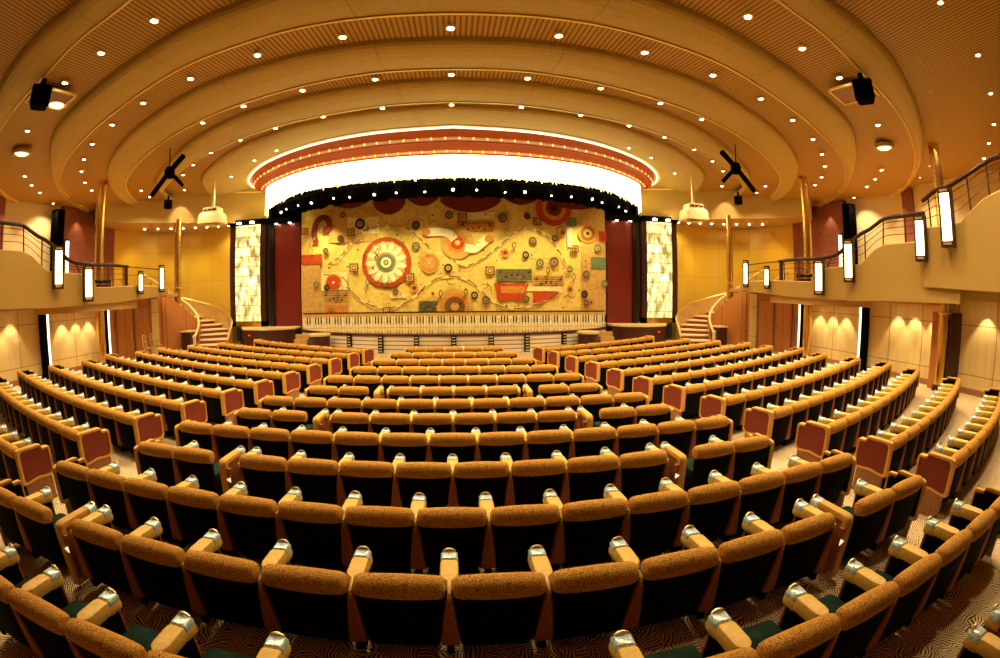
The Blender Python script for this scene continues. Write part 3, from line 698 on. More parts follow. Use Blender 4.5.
disc(m, 428, 232, 4, 'cloth_orange', 9); disc(m, 488, 239, 4, 'cloth_orange', 9)
m.build('pennant', cur, angle=0); m = MB()
stroke(m, [(318, 240), (316, 228), (320, 216), (328, 214), (332, 222), (328, 228), (325, 224)], 6, 'cloth_maroon', 6)
m.build('scroll', cur, angle=0)
# scattered discs and squares
m = MB()
random.seed(11)
fix = [(328, 248, 3), (329, 285, 3), (318, 282, 3.2), (398, 291, 3), (416, 287, 3.6), (449, 268, 4), (345, 212, 3), (418, 225, 4), (418, 246, 4), (502, 218, 4.5), (504, 253, 4), (524, 255, 3.4), (531, 241, 4), (526, 216, 3), (538, 263, 4), (552, 262, 5), (562, 232, 3.2), (553, 238, 3), (585, 274, 3.8), (583, 294, 3.6), (604, 283, 3.4), (524, 299, 3.6), (568, 289, 3.4), (474, 295, 3.5), (485, 300, 4), (507, 228, 0), (568, 269, 3.2), (585, 303, 3), (434, 293, 2), (363, 222, 5), (450, 215, 4), (343, 236, 3), (597, 247, 4), (388, 283, 3), (590, 302, 2.4)]
pal = ['cloth_brown', 'cloth_dark', 'cloth_green', 'cloth_brown', 'cloth_orange', 'cloth_dark']
for i, (u, v, r) in enumerate(fix):
    if not r: continue
    m = MB(); c = pal[i % 6]; r *= 1.12; disc(m, u, v, r, c, 6, 20, ru=r * .88); disc(m, u, v, r * .5, ('cloth_grey', 'cloth_brown', 'cloth_tan')[i % 3], 7, 14); disc(m, u, v, r * .18, 'cloth_dark', 8, 10); m.build('disc', cur, angle=0)
for u, v, s_ in ((354, 230, 4), (357, 266, 4.5), (412, 277, 4.5), (463, 218, 4.5), (489, 271, 4.5), (536, 221, 4), (574, 248, 3.5), (334, 309, 3), (389, 309, 3.6), (306, 227, 3.5)):
    m = MB(); rect(m, u - s_, v - s_, u + s_, v + s_, 'cloth_brown', 6); rect(m, u - s_ * .7, v - s_ * .7, u + s_ * .7, v + s_ * .7, 'cloth_tan', 7); disc(m, u, v, s_ * .48, 'cloth_brown', 8, 14); disc(m, u, v, s_ * .28, random.choice(['cloth_red', 'cloth_orange', 'cloth_pale']), 9, 12); m.build('square', cur, angle=0)
m = MB()
for k in range(90):
    u, v = 310 + 290 * random.random(), 212 + 98 * random.random(); disc(m, u, v, .6 + .6 * random.random(), random.choice(['cloth_brown', 'cloth_dark', 'cloth_orange', 'cloth_grey']), 9, 8)
for k in range(46):
    u, v, a, r = 312 + 284 * random.random(), 214 + 92 * random.random(), 6.28 * random.random(), 2.5 + 5 * random.random()
    stroke(m, [(u, v), (u + r * cos(a), v + r * sin(a)), (u + 1.7 * r * cos(a + .5), v + 1.7 * r * sin(a + .5))], .7, random.choice(['cloth_brown', 'cloth_tan', 'cloth_orange']), 8)
tag(m.build('speckle', cur, angle=0), kind='stuff')
for u, v in ((380, 255), (512, 250), (545, 275), (465, 296), (441, 297), (571, 281), (340, 297), (370, 285)):
    m = MB(); stroke(m, [(u - 2, v + 4), (u + 1, v + 1), (u - 1, v - 4), (u + 1, v - 8), (u + 2, v - 3), (u - 3, v + 2)], .8, 'cloth_brown', 9); m.build('clef', cur, angle=0)
# dark red swag along the top
m = MB(); top = H(7.2)
for i, (u0, u1, dv) in enumerate(((376, 408, 214), (408, 442, 206), (442, 500, 213), (500, 540, 205), (330, 376, 206), (540, 610, 208))):
    x0, x1 = g(u0, 0)[0], g(u1, 0)[0]; zb = g(0, dv)[1]
    piece(m, [(x0, top)] + [(x0 + (x1 - x0) * k / 12, zb + .5 - .5 * sin(pi * k / 12) ** .7) for k in range(13)] + [(x1, top)], 'cloth_maroon', 13)
m.each('swag', cur, angle=0)
# keyboard border along the hem
m = MB(); rect(m, 304, 311, 604, 315, 'cloth_tan', 9); rect(m, 304, 310.4, 604, 311.6, 'cloth_dark', 10); rect(m, 304, 315, 604, 325.8, 'cloth_white', 9)
k = 0; u = 306.
while u < 602:
    if k % 7 not in (2, 6): rect(m, u + 1.9, 315, u + 3.1, 322, 'cloth_dark', 11)
    rect(m, u - .15, 315, u + .15, 325.8, 'cloth_brown', 10); u += 2.9; k += 1
m.build('keyboard_border', cur, angle=0)

# stage house front: red wings, black header, glass panels
for s in (-1, 1):
    sd = 'left' if s < 0 else 'right'
    root = empty('stage_wing', (s * 8.05, 20.9, 0), label='tall dark red lacquered wing wall at the %s of the curtain' % sd, cat='stage wing', group='stage wings')
    m = MB(); m.box(-.82, .82, 0, .25, SZ + .1, H(6.0), 'red_lacquer'); m.build('panel', root)
    m = MB(); m.box(-.84, .9, -.35, .3, H(5.98), H(6.22), 'black_matt'); m.build('header', root)
    for q in (-.35, .35):
        l = MB(); l.lathe([(.0, 0), (.06, 0), (.075, -.03), (.0, -.03)], (q, -.2, H(5.975)), 'lens_white', 10); l.build('downlight', root)
        ld = bpy.data.lights.new('wing_spot', 'SPOT'); ld.energy = 25; ld.color = (1, .8, .55); ld.spot_size = radians(60); lo = bpy.data.objects.new('wing_spot', ld); COL.objects.link(lo); lo.parent = root; lo.location = (q, -.3, H(5.9))
    m = MB(); m.box(-s * .0 + s * .62 - .12, s * .62 + .12, -.12, .0, SZ + .1, H(6.0), 'black_gloss'); m.build('pilaster', root)
    root = empty('glass_panel', (s * 9.93, 20.75, 0), label='tall backlit mosaic glass panel in a dark frame %s of the stage' % sd, cat='light panel', group='mosaic glass panels')
    m = MB(); m.box(-.72, .72, -.04, .04, SZ + .35, H(6.0), 'glass_mosaic'); m.build('glass', root)
    m = MB()
    for x0, x1 in ((-.98, -.70), (.70, .98)): m.box(x0, x1, -.10, .2, SZ + .12, H(6.24), 'dark_bronze')
    m.box(-.98, .98, -.10, .2, SZ + .12, SZ + .37, 'brass'); m.box(-.98, .98, -.30, .2, H(6.0), H(6.24), 'black_matt'); m.each('frame', root)
    for q in (-.36, .36):
        l = MB(); l.lathe([(0, 0), (.1, 0), (.12, -.06), (0, -.06)], (q, -.38, H(6.10)), 'lens_white', 12); l.build('downlight', root)
# black border cloth and lighting truss
b = MB(); P = lerp_curve(RC['fr'], RC['fr'], 0); P = [Vector((p.x * .93, min(p.y + 1.45, 20.6 + abs(p.x) * 0), 0)) for p in RC['fr']]
nP = len(P); zb = [(H(6.30) - .12 * random.random()) if abs(p.x) < 6.9 else H(6.5) for p in P]
loft(b, [Vector((p.x, p.y, H(8.8))) for p in P], [Vector((p.x, p.y, z)) for p, z in zip(P, zb)], 'black_cloth'); tag(b.build('border_cloth', angle=0), 'black masking border hanging behind the white bead fringe', 'masking cloth')
b = MB(); T = [Vector((p.x * .96, p.y + .55, H(6.66))) for p in RC['fr'][8:-8]]
b.tube(T, .04, 'black_matt', 6); b.tube(up(T, .35), .04, 'black_matt', 6)
tr = tag(empty('lighting_truss', (0, 0, 0)), 'curved black lighting truss behind the bead fringe', 'truss'); b.build('rail', tr)
b = MB()
for i in range(0, len(T) - 1): b.tube([T[i] + Vector((0, 0, .35 * (i % 2))), T[i + 1] + Vector((0, 0, .35 * ((i + 1) % 2)))], .02, 'black_matt', 5)
b.build('lattice', tr)
NS = 19
for i in range(NS):
    f = 2 + (len(T) - 5) * i / (NS - 1); p = T[int(f)]
    side = 'left' if p.x < -.3 else ('right' if p.x > .3 else 'middle')
    root = empty('stage_spotlight', (p.x, p.y, p.z - .14), label='black stage spotlight, %s from the left on the curved truss' % ORD[i + 1], cat='spotlight', group='stage spotlights on the truss')
    m = MB(); m.lathe([(.0, .22), (.07, .22), (.09, .16), (.10, -.12), (.12, -.16), (.11, -.16)], (0, 0, 0), 'black_matt', 14); o = m.build('housing', root); o.rotation_euler = (radians(-35 - 30 * random.random()), 0, random.uniform(-.9, .9)); o.location = (0, 0, -.15)
    if True:
        l = MB(); l.lathe([(0, -.165), (.06, -.165), (.0, -.185)] if i % 3 == 0 else [(0, -.165), (.045, -.165), (.0, -.18)], (0, 0, 0), 'lens_small', 12); l.build('lens', o)
    m = MB(); m.box(-.14, -.12, -.02, .02, -.2, .05, 'black_matt'); m.box(.12, .14, -.02, .02, -.2, .05, 'black_matt'); m.box(-.14, .14, -.02, .02, .03, .07, 'black_matt'); m.each('yoke', root)

# ------------------------------------------------------------------ balconies, columns, stairs (built for the right, mirrored for the left)
PROF = [  # along the hall (from the stage backwards): y, x, underside, top of the parapet, top of the rail
 (17.6, 12.7, 2.78, 3.02, 3.75), (16.9, 12.1, 2.76, 3.03, 3.75), (16.1, 11.7, 2.73, 3.06, 3.75), (15.0, 11.5, 2.64, 3.10, 3.75), (13.6, 11.5, 2.57, 3.10, 3.78), (12.7, 11.5, 2.52, 3.07, 3.80), (11.75, 11.5, 2.50, 3.05, 3.78), (11.55, 11.5, 2.50, 3.46, 3.78), (10.6, 11.5, 2.50, 3.48, 3.86), (9.95, 11.5, 2.47, 3.50, 4.20), (9.45, 11.5, 2.48, 3.54, 4.42), (9.15, 11.5, 2.49, 3.74, 4.50), (8.85, 11.5, 2.50, 3.94, 4.62), (8.45, 11.5, 2.51, 4.05, 4.76), (7.7, 11.5, 2.52, 4.05, 4.76), (7.02, 11.5, 2.53, 4.06, 4.76), (6.98, 11.5, 2.53, 2.95, 2.95), (5.9, 11.55, 2.54, 2.95, 2.95)]
PROF2 = [(7.0, 11.42, 2.90, 4.36, 5.05), (6.5, 11.42, 2.89, 4.37, 5.26), (6.1, 11.42, 2.88, 4.38, 5.30), (5.75, 11.42, 2.87, 4.42, 5.40), (5.35, 11.42, 2.86, 4.68, 5.53), (4.95, 11.42, 2.85, 4.90, 5.66), (4.5, 11.42, 2.84, 5.02, 5.76), (3.5, 11.42, 2.84, 5.05, 5.80), (1.5, 11.42, 2.84, 5.05, 5.80)]
LAMPS = [(15.7, 11.56, 2.84, 3.92, .075), (14.1, 11.40, 2.78, 3.62, .075), (11.15, 11.36, 2.60, 3.72, .125), (9.78, 11.36, 3.00, 4.24, .125), (7.0, 11.34, 3.52, 4.66, .125), (6.05, 11.26, 3.82, 5.22, .145)]
for s in (-1, 1):
    sd = 'left' if s < 0 else 'right'
    for nm, prof, lab in (('balcony_front_%s' % sd, PROF, 'gold textured balcony parapet with a wavy top edge'), ('balcony_tier_%s' % sd, PROF2, 'upper rear tier of the gold balcony parapet')):
        b = MB(); rs = []
        for y, x, z0, z1, zr in prof:
            rs.append([(s * (x + dx), y, H(z)) for dx, z in ((0, z0), (0, z1 - .03), (.03, z1), (.22, z1), (.25, z1 - .03), (.25, z0))])
        b.rings(rs, 'balcony_face'); struct(b, nm, lab + ' on the ' + sd, angle=30)
    b = MB(); x0, x1 = sorted((s * 11.6, s * 16.8)); b.box(x0, x1, -7, 7.0, H(2.86), H(3.1), 'balcony_face'); b.box(x0, x1, 7.0, 13.6, H(2.48), H(2.72), 'soffit_wood')
    x0, x1 = sorted((s * 12.0, s * 16.8)); b.box(x0, x1, 13.6, 17.6, H(2.66), H(2.80), 'soffit_wood')
    x0, x1 = sorted((s * 12.3, s * 13.3)); b.box(x0, x1, -7, 6.6, H(2.64), H(2.90), 'bulkhead')
    struct(b, 'balcony_floor_%s' % sd, 'floor slab of the %s balcony' % sd)
    # dropped round-ended soffit between the two lit pilasters
    b = MB(); poly = [(11.75, 14.3), (11.62, 13), (11.62, 11.6), (11.65, 10.9), (11.75, 10.6), (11.95, 10.4), (12.3, 10.3), (13.2, 10.28), (13.2, 14.3)]
    b.prism([(s * x, y) for x, y in poly], H(2.28), H(2.52), 'soffit_wood', 'xy'); struct(b, 'soffit_%s' % sd, 'rounded wooden soffit under the %s balcony' % sd)['kind'] = 'structure'
    # rails
    root = empty('balcony_rail', (0, 0, 0), label='dark bronze curving handrail with wires along the %s balcony' % sd, cat='railing', group='balcony handrails')
    for prof in (PROF[4:-2], PROF2):
        c = spline([(s * (x + .12), y, H(zr)) for y, x, z0, z1, zr in prof], 50); lo = spline([(s * (x + .12), y, H(z1)) for y, x, z0, z1, zr in prof], 50)
        m = MB(); m.tube(c, .06, 'dark_bronze', 8); m.build('handrail', root)
        m = MB()
        for t in (.33, .6, .82): m.tube(lerp_curve(lo, c, t), .010, 'dark_bronze', 4)
        m.build('wire', root)
        for k in range(2, 49, 6):
            m = MB(); m.tube([lo[k], c[k]], .022, 'dark_bronze', 6); m.build('baluster', root)
    c = spline([(s * (x + .12), y, H(zr)) for y, x, z0, z1, zr in PROF[:5]], 30); m = MB(); m.tube(c, .022, 'dark_bronze', 6); m.tube(up(c, -.3), .01, 'dark_bronze', 4); m.build('handrail', root)
    m = MB(); x = s * 11.55; m.box(min(x, x + s * .1), max(x, x + s * .1), 13.42, 13.52, H(2.62), H(3.8), 'dark_bronze'); m.build('post', root)
    # box lamps on the parapet
    for i, (y, x, z0, z1, w) in enumerate(LAMPS):
        small = i < 2
        place = ('nearest the stage', 'second from the stage', 'third from the stage', 'fourth from the stage', 'fifth from the stage', 'farthest from the stage')[i]
        root = empty('balcony_lamp', (s * x, y, H(z0)), label='tall white box lamp in a bronze frame on the %s balcony, %s' % (sd, place), cat='lamp', group='box lamps on the balcony parapets')
        h = z1 - z0; fw = w * .32; fr_ = MB(); d = .11 if not small else .07
        # the lamp faces the middle of the hall and turns a little to the back
        m = MB(); m.box(-w, w, -d, .0, .14, h - .14, 'lamp_white'); 
        m.build('diffuser', root)
        for x0, x1 in ((-w - fw, -w), (w, w + fw)): fr_.box(x0, x1, -d - .03, .06, 0, h, 'dark_bronze')
        fr_.box(-w, w, -d - .02, .06, 0, .14, 'dark_bronze'); fr_.box(-w, w, -d - .02, .06, h - .14, h, 'dark_bronze'); fr_.box(-w, w, .0, .06, .1, h - .1, 'dark_bronze'); fr_.each('frame', root)
        c_ = MB()
        for z in (.055, h - .105): c_.box(-w * .8, w * .8, -d - .035, -d, z, z + .05, 'brass_bright')
        c_.each('cap_bar', root)
        root.rotation_euler = (0, 0, (-pi / 2 if s > 0 else pi / 2) + s * radians((38, 40, 26, 22, 12, 8)[i]) * 1.0)
    # gilt columns at 6 m centres
    for i, (y, z1) in enumerate(((18.95, H(6.3)), (13.15, H(6.95)), (7.05, H(6.8)))):
        x = s * (12.95, 12.75, 12.75)[i]; nm = ('beside the staircase', 'passing through the middle of the balcony', 'at the rear tier of the balcony')[i]
        root = empty('gilt_column', (x, y, 0), label='slim gilt column %s on the %s' % (nm, sd), cat='column', group='gilt columns', kind='structure')
        m = MB(); r = .17; m.lathe([(r, 0), (r, z1)], (0, 0, 0), 'brass' if i < 2 else 'brass', 24); m.build('shaft', root)
        m = MB(); m.lathe([(r + .05, 0), (r + .05, .12), (r + .01, .16)], (0, 0, 0), 'dark_bronze', 24)
        for z in (H(2.28), H(3.05)): m.lathe([(r + .01, z - .03), (r + .035, z - .02), (r + .035, z + .02), (r + .01, z + .03)], (0, 0, 0), 'brass_bright', 24)
        m.build('collar', root)
    # dark piers with lit strips
    for i, y in enumerate((13.75, 10.52)):
        root = empty('lit_pier', (s * 12.88, y, 0), label='dark pier with a vertical light strip under the %s balcony, %s' % (sd, 'beside the wooden doors' if i == 0 else 'at the round-ended soffit'), cat='light strip', group='lit piers')
        m = MB(); x0, x1 = sorted((s * .06, s * .28)); m.box(x0, x1, -.16 if i else -.06, .10, 0, H(2.275), 'black_matt'); m.build('pier', root)
        m = MB(); xx = s * .035; m.box(min(xx - .02, xx + .02), max(xx - .02, xx + .02), .04, .11, .05, H(2.28), 'strip_white'); m.build('light_strip', root)
    root = empty('wood_pier', (s * 12.95, 7.0, 0), label='wide reddish wood pier around the rear column on the %s' % sd, cat='pier', group='wood piers', kind='structure')
    m = MB(); m.box(-.16, .24, -.36, -.2, 0, H(2.3), 'dark_bronze'); m.box(-.16, .24, .2, .5, 0, H(2.3), 'wall_redwood'); m.each('pier', root)
    # wooden doors
    for i, y in enumerate((15.1, 16.3)):
        root = empty('auditorium_door', (s * 13.18, y, 0), label='reddish veneered auditorium door under the %s balcony, %s' % (sd, 'nearer the lit pier' if i == 0 else 'nearer the staircase'), cat='door', group='auditorium doors')
        m = MB(); m.box(-.04, .04, -.5, .5, 0, 2.05, 'wall_redwood'); m.build('leaf', root)
        m = MB(); m.box(-.055, .05, -.56, -.5, 0, 2.1, 'plinth_wood'); m.box(-.055, .05, .5, .56, 0, 2.1, 'plinth_wood'); m.box(-.055, .05, -.56, .56, 2.05, 2.11, 'plinth_wood'); m.each('frame', root)
        m = MB(); m.tube([(-s * .10, .32, .85), (-s * .10, .32, 1.15)], .018, 'brass', 8); m.tube([(-s * .10, .32, .9), (0, .32, .9)], .012, 'brass', 6); m.tube([(-s * .10, .32, 1.1), (0, .32, 1.1)], .012, 'brass', 6); m.build('handle', root)
    m = MB(); x = s * 13.1; m.box(min(x, x + s * .12), max(x, x + s * .12), 16.95, 17.5, 0, H(2.6), 'wall_cream'); struct(m, 'trim_2', 'pale wood strip between the doors and the staircase')
    # curved staircase: a flight that climbs away from the hall and winds round to the balcony
    NSTEP = 13; RISE = H(2.8) / NSTEP; HW = .78
    cl = spline([(10.95, 18.7, 0), (11.2, 19.55, 0), (11.95, 20.45, 0), (13.0, 21.0, 0), (14.2, 20.75, 0), (15.0, 19.7, 0), (15.1, 18.0, 0)], 121)
    ox, oy = s * 12.0, 19.5
    root = empty('curved_staircase', (ox, oy, 0), label='curved staircase with cream treads winding up to the %s balcony' % sd, cat='staircase', group='curved staircases')
    def at(t, off, z):
        t = min(max(t, -.1), 1.0); f = max(t, 0) * 120; j = min(int(f), 119); p = cl[j].lerp(cl[j + 1], f - j); d = (cl[min(j + 3, 120)] - cl[max(j - 3, 0)]).normalized()
        if t < 0: p = p + d * t * 6
        p = p + Vector((-d.y, d.x, 0)) * off; return (s * p.x - ox, p.y - oy, z)
    def sect(t0, t1, z0, z1, w):
        lo = [at(t0 + (t1 - t0) * q / 4, w, z0) for q in range(5)] + [at(t1 + (t0 - t1) * q / 4, -w, z0) for q in range(5)]
        return [lo, [(x, y, z1) for x, y, _ in lo]]
    for k in range(NSTEP):
        t0, t1 = k / NSTEP, min(1, (k + 1.12) / NSTEP); z = RISE * (k + 1)
        m = MB(); m.rings(sect(t0 + .004, t1, z - .06, z, HW - .01), 'tread_cream'); m.build('tread', root)
        m = MB(); m.rings(sect(t0 + .014, min(1, t0 + .05), max(0, z - RISE - .02), z - .06, HW - .03), 'riser_red'); m.build('riser', root)
    TS = [-.02 + 1.02 * k / 40 for k in range(41)]
    def hgt(t): return max(0, RISE * NSTEP * t)
    def end(t): return .45 * max(0, .10 - t) / .12
    m = MB(); m.rings([[at(t, o, zz) for o, zz in ((HW, max(0, hgt(t) - .3)), (HW, hgt(t) + .82 - end(t)), (HW + .06, hgt(t) + .82 - end(t)), (HW + .06, max(0, hgt(t) - .3)))] for t in TS], 'stair_wood'); m.build('outer_balustrade', root)
    m = MB(); m.tube([at(t, HW + .03, hgt(t) + .86 - end(t)) for t in TS], .06, 'brass_bright', 8); m.build('outer_handrail', root)
    m = MB(); m.tube([at(t, -HW - .03, hgt(t) + .90 - end(t) * .8) for t in TS], .06, 'pale_gold', 8); m.build('inner_handrail', root)
    m = MB(); m.rings([[at(t, -o, zz) for o, zz in ((HW, 0), (HW, hgt(t) + .18), (HW + .05, hgt(t) + .18), (HW + .05, 0))] for t in TS[2:]], 'wall_redwood'); m.build('inner_string', root)
    for t in [.08 + .085 * k for k in range(11)]:
        m = MB(); m.tube([at(t, -HW - .03, hgt(t) + .15), at(t, -HW - .03, hgt(t) + .88 - end(t) * .8)], .02, 'brass', 6); m.build('baluster', root)
    m = MB(); nx, ny, _ = at(-.02, -HW - .03, 0); m.lathe([(.11, 0), (.09, .1), (.075, .52), (.10, .6), (.07, .66), (0, .68)], (nx, ny, 0), 'pale_gold', 14); m.build('newel', root)
    m = MB(); bx = nx + s * .42; m.box(bx - .26, bx + .26, ny - .1, ny + .5, 0, .80, 'stage_dark'); m.build('newel_box', root); m = MB(); m.box(bx - .29, bx + .29, ny - .13, ny + .53, .80, .86, 'ledge_cream'); m.build('box_top', root)
    # sloping wood wall closing the space under the upper flight
    m = MB(); pl = [(13.15, 17.85, H(2.8)), (12.75, 18.45, H(2.45)), (12.35, 19.1, H(1.85)), (12.05, 19.6, H(1.35))]
    m.rings([[(s * x, y, 0), (s * x, y, z), (s * (x + .08), y + .05, z), (s * (x + .08), y + .05, 0)] for x, y, z in pl], 'wall_redwood'); struct(m, 'wall_stair_%s' % sd, 'reddish wood wall with a sloping top beside the %s staircase' % sd)
    # landing and sloping wood wall under the upper flight
    m = MB(); m.prism([(s * x, y) for x, y in ((13.4, 17.6), (13.4, 19.0), (14.2, 20.7), (15.9, 20.4), (16.6, 18.5), (16.6, 17.6))], H(2.66), H(2.80), 'soffit_wood', 'xy'); struct(m, 'floor_landing_%s' % sd, 'stair landing at the front of the %s balcony' % sd)
    # pendant projector
    root = empty('pendant_lantern', (s * 10.02, 17.3, 0), label='pale gold box lantern hanging on a rod at the %s of the stage' % sd, cat='pendant', group='pendant lanterns')
    z0, z1, z2 = H(5.60), H(6.02), H(6.30)
    m = MB(); m.rings([[(x, y, z) for x, y in rr(0, 0, w, w * .8, .03, 2)] for z, w in ((z0, 1.02), (z0 + .02, 1.06), (z1 - .06, 1.0), (z1 - .02, .96), (z2 - .22, .82), (z2 - .2, .74), (z2 - .03, .70), (z2, .6))], 'pale_gold'); m.build('housing', root)
    m = MB()
    for q in (-.22, 0, .22): m.box(q - .08, q + .08, -.31, -.27, z2 - .15, z2 - .09, 'black_matt')
    m.each('vent', root)
    m = MB(); m.lathe([(.09, z2), (.075, z2 + .3), (.045, z2 + .9), (.035, H(7.62))], (0, 0, 0), 'pale_gold', 12); m.build('rod', root)
    m = MB(); m.lathe([(0, z0 - .045), (.34, z0 - .045), (.36, z0 - .06), (0, z0 - .07)], (0, 0, 0), 'pale_gold', 20); m.build('lens', root)
    # black rig of three arms
    root = empty('hanging_lighting_rig', (s * 8.55, 11.85, H(6.42)), label='black three-armed lighting rig hanging below the ceiling rings on the %s' % sd, cat='lighting rig', group='three-armed lighting rigs')
    m = MB(); m.tube([(0, 0, 0), (0, -.1, H(7.15) - H(6.42))], .02, 'black_matt', 6); m.build('rod', root)
    m = MB(); m.lathe([(0, -.22), (.14, -.2), (.18, 0), (.12, .14), (0, .16)], (0, 0, 0), 'black_matt', 14); m.build('hub', root)
    for dx, dy, dz, w in ((-.75, -.4, .28, .085), (1.2, .72, -.45, .085), (-.3, .4, -.40, .07)):
        m = MB(); d = Vector((s * dx, dy, dz)); m.tube([d * .08, d * .5, d], w, 'black_matt', 8); m.build('arm', root)
    # ceiling speakers
    for (x, y, z, sz, lab) in ((7.15, 5.25, 6.18, .34, 'black square loudspeaker hanging from the outer ceiling ring on the %s'), (11.3, 15.7, 6.30, .30, 'small black loudspeaker hanging near the front bulkhead on the %s')):
        root = empty('hanging_loudspeaker', (s * x, y, H(z)), atan2(s * x, -y) * 0 + (-atan2(s * x, y)), label=lab % sd, cat='loudspeaker', group=None)
        m = MB(); m.rings([[(a, q, c) for a, c in rr(0, 0, sz * k * 1.15, sz * k * 1.15, .03, 2)] for q, k in ((-.2, 1), (-.18, 1.02), (.2, .8))], 'black_matt'); m.build('cabinet', root)
        m = MB(); m.box(-sz * .5, sz * .5, -.215, -.20, -sz * .5, sz * .5, 'black_cloth'); m.build('grille', root)
        m = MB(); m.tube([(0, 0, sz * .5), (0, .0, sz * .5 + .22)], .05, 'black_matt', 8); m.build('bracket', root)
    # ceiling hatches and eyeball lights
    x, y, z = s * 7.75, 5.95, H(6.60)
    root = empty('ceiling_hatch', (x, y, z), s * radians(20), label='brown diamond-shaped recess in the slatted ceiling behind the %s loudspeaker' % sd, cat='ceiling hatch', group='ceiling hatches')
    m = MB(); m.box(-.42, .42, -.42, .42, -.03, .0, 'hatch_brown'); m.build('panel', root)
    m = MB()
    for a in ((-.46, -.42, -.46, .46), (.42, .46, -.46, .46), (-.46, .46, -.46, -.42), (-.46, .46, .42, .46)): m.box(a[0], a[1], a[2], a[3], -.05, .0, 'trim_gold')
    m.each('rim', root)
    for (u, (x, y)) in enumerate(((11.3, 7.95), (7.9, 6.3) if s < 0 else (11.3, 7.95))):
        if u == 1 and s > 0: continue
        root = empty('ceiling_eyeball_light', (s * x, y, H(6.62)), label='large glowing eyeball light in the outer ceiling strip, %s%s' % (sd, ', beside the diamond recess' if u else ''), cat='ceiling light', group=None)
        m = MB(); m.lathe([(.32, .05), (.31, -.03), (.24, -.05), (.22, .02)], (0, 0, 0), 'band_plaster', 24); m.build('housing', root)
        m = MB(); m.lathe([(.225, -.02), (.16, -.07), (.06, -.09), (0, -.095)], (0, 0, 0), 'eyeball_glow', 20); m.build('lens', root)
    # upper wall furnishings: tall black speaker columns, lit strips, red pilasters
    root = empty('speaker_column', (s * 16.3, 13.95, H(2.72)), label='tall black loudspeaker column at the back of the %s balcony' % sd, cat='loudspeaker', group='tall loudspeaker columns')
    m = MB(); m.box(-.22, .22, -.22, .22, 0, 3.75, 'black_matt'); m.build('cabinet', root)
    m = MB(); m.box(-.2, .2, -.24, -.22, .1, 3.65, 'black_cloth'); m.box(-s * .23 - .01, -s * .23 + .01, -.2, .2, .1, 3.65, 'black_cloth'); m.each('grille', root)
    root = empty('wall_light_strip', (s * 16.3, 14.6, H(2.72)), label='vertical lit strip beside the tall loudspeaker on the %s balcony' % sd, cat='light strip', group='balcony light strips')
    m = MB(); m.box(-.06, .06, -.06, .06, .4, 2.5, 'strip_white'); m.build('diffuser', root); m = MB(); m.box(s * .08 - .03, s * .08 + .03, -.1, .1, .3, 2.6, 'dark_bronze'); m.build('back_plate', root)
    for i, y in enumerate((10.9, 6.2)):
        m = MB(); X2 = s * 16.68; m.box(min(X2, X2 + s * .13), max(X2, X2 + s * .13), y - .28, y + .28, H(2.75), H(6.72), 'upper_red'); struct(m, 'trim_3', 'dark red pilaster on the upper %s wall' % sd)
    root = empty('usher_bench', (s * 14.0, 12.65, H(2.72)), 0, label='dark slatted bench back seen through the %s balcony rail' % sd, cat='bench', group='balcony benches')
    for k in range(3):
        m = MB()
        for q in range(3): m.box(s * -1.6 - .03, s * -1.6 + .03, -.8 + q * .55, -.8 + q * .55 + .46, .16 + k * .17, .28 + k * .17, 'black_gloss')
        m.each('slat', root)
    m = MB()
    for q in (-.84, .84): m.box(s * -1.6 - .02, s * -1.6 + .02, q - .03, q + .03, 0, .72, 'brass')
    m.each('frame', root)

# usher's chairs by the wood wall on the left
for i, (x, y) in enumerate(((-12.3, 16.2), (-12.0, 15.3))):
    root = empty('usher_chair', (x, y, 0), -1.2, label='light metal chair by the red wood wall on the left, %s' % ('nearer the staircase' if i == 0 else 'nearer the seats'), cat='chair', group='metal chairs by the wood wall')
    m = MB(); m.rings([[(a, c, z) for a, c in rr(0, 0, .42, .42, .06, 2)] for z in (.43, .47)], 'stair_wood'); m.build('seat', root)
    m = MB(); m.tube([(-.2, -.2, .45), (-.2, -.24, .85), (-.1, -.25, .95), (.1, -.25, .95), (.2, -.24, .85), (.2, -.2, .45)], .018, 'pale_gold', 8); m.tube([(-.2, -.24, .7), (.2, -.24, .7)], .015, 'pale_gold', 6); m.build('backrest', root)
    for a in (-.19, .19):
        for c in (-.19, .19): m = MB(); m.tube([(a, c, 0), (a, c, .44)], .016, 'pale_gold', 6); m.build('leg', root)

# ------------------------------------------------------------------ lights
def lamp(name, kind, loc, energy, col, parent=None, aim=None, **kw):
    d = bpy.data.lights.new(name, kind); d.energy = energy; d.color = col
    for k, v in kw.items(): setattr(d, k, v)
    o = bpy.data.objects.new(name, d); COL.objects.link(o); o.location = loc
    if parent: o.parent = parent
    if aim is not None: o.rotation_euler = (Vector(aim) - Vector(loc)).to_track_quat('-Z', 'Y').to_euler()
    return o
WARM = (1, .82, .50)
DOWN = 285.
lb = MB(); lb.lathe([(0, -.012), (.042, -.018), (.056, -.004), (.0, .0)], (0, 0, 0), 'lens_white', 12); LENS = lb.build('lens')
tb = MB(); tb.lathe([(.058, -.006), (.064, -.020), (.08, -.014), (.085, .01), (.058, .01)], (0, 0, 0), 'trim_gold', 16); TRIM = tb.build('bezel')
LM, TM = LENS.data, TRIM.data; bpy.data.objects.remove(LENS); bpy.data.objects.remove(TRIM)
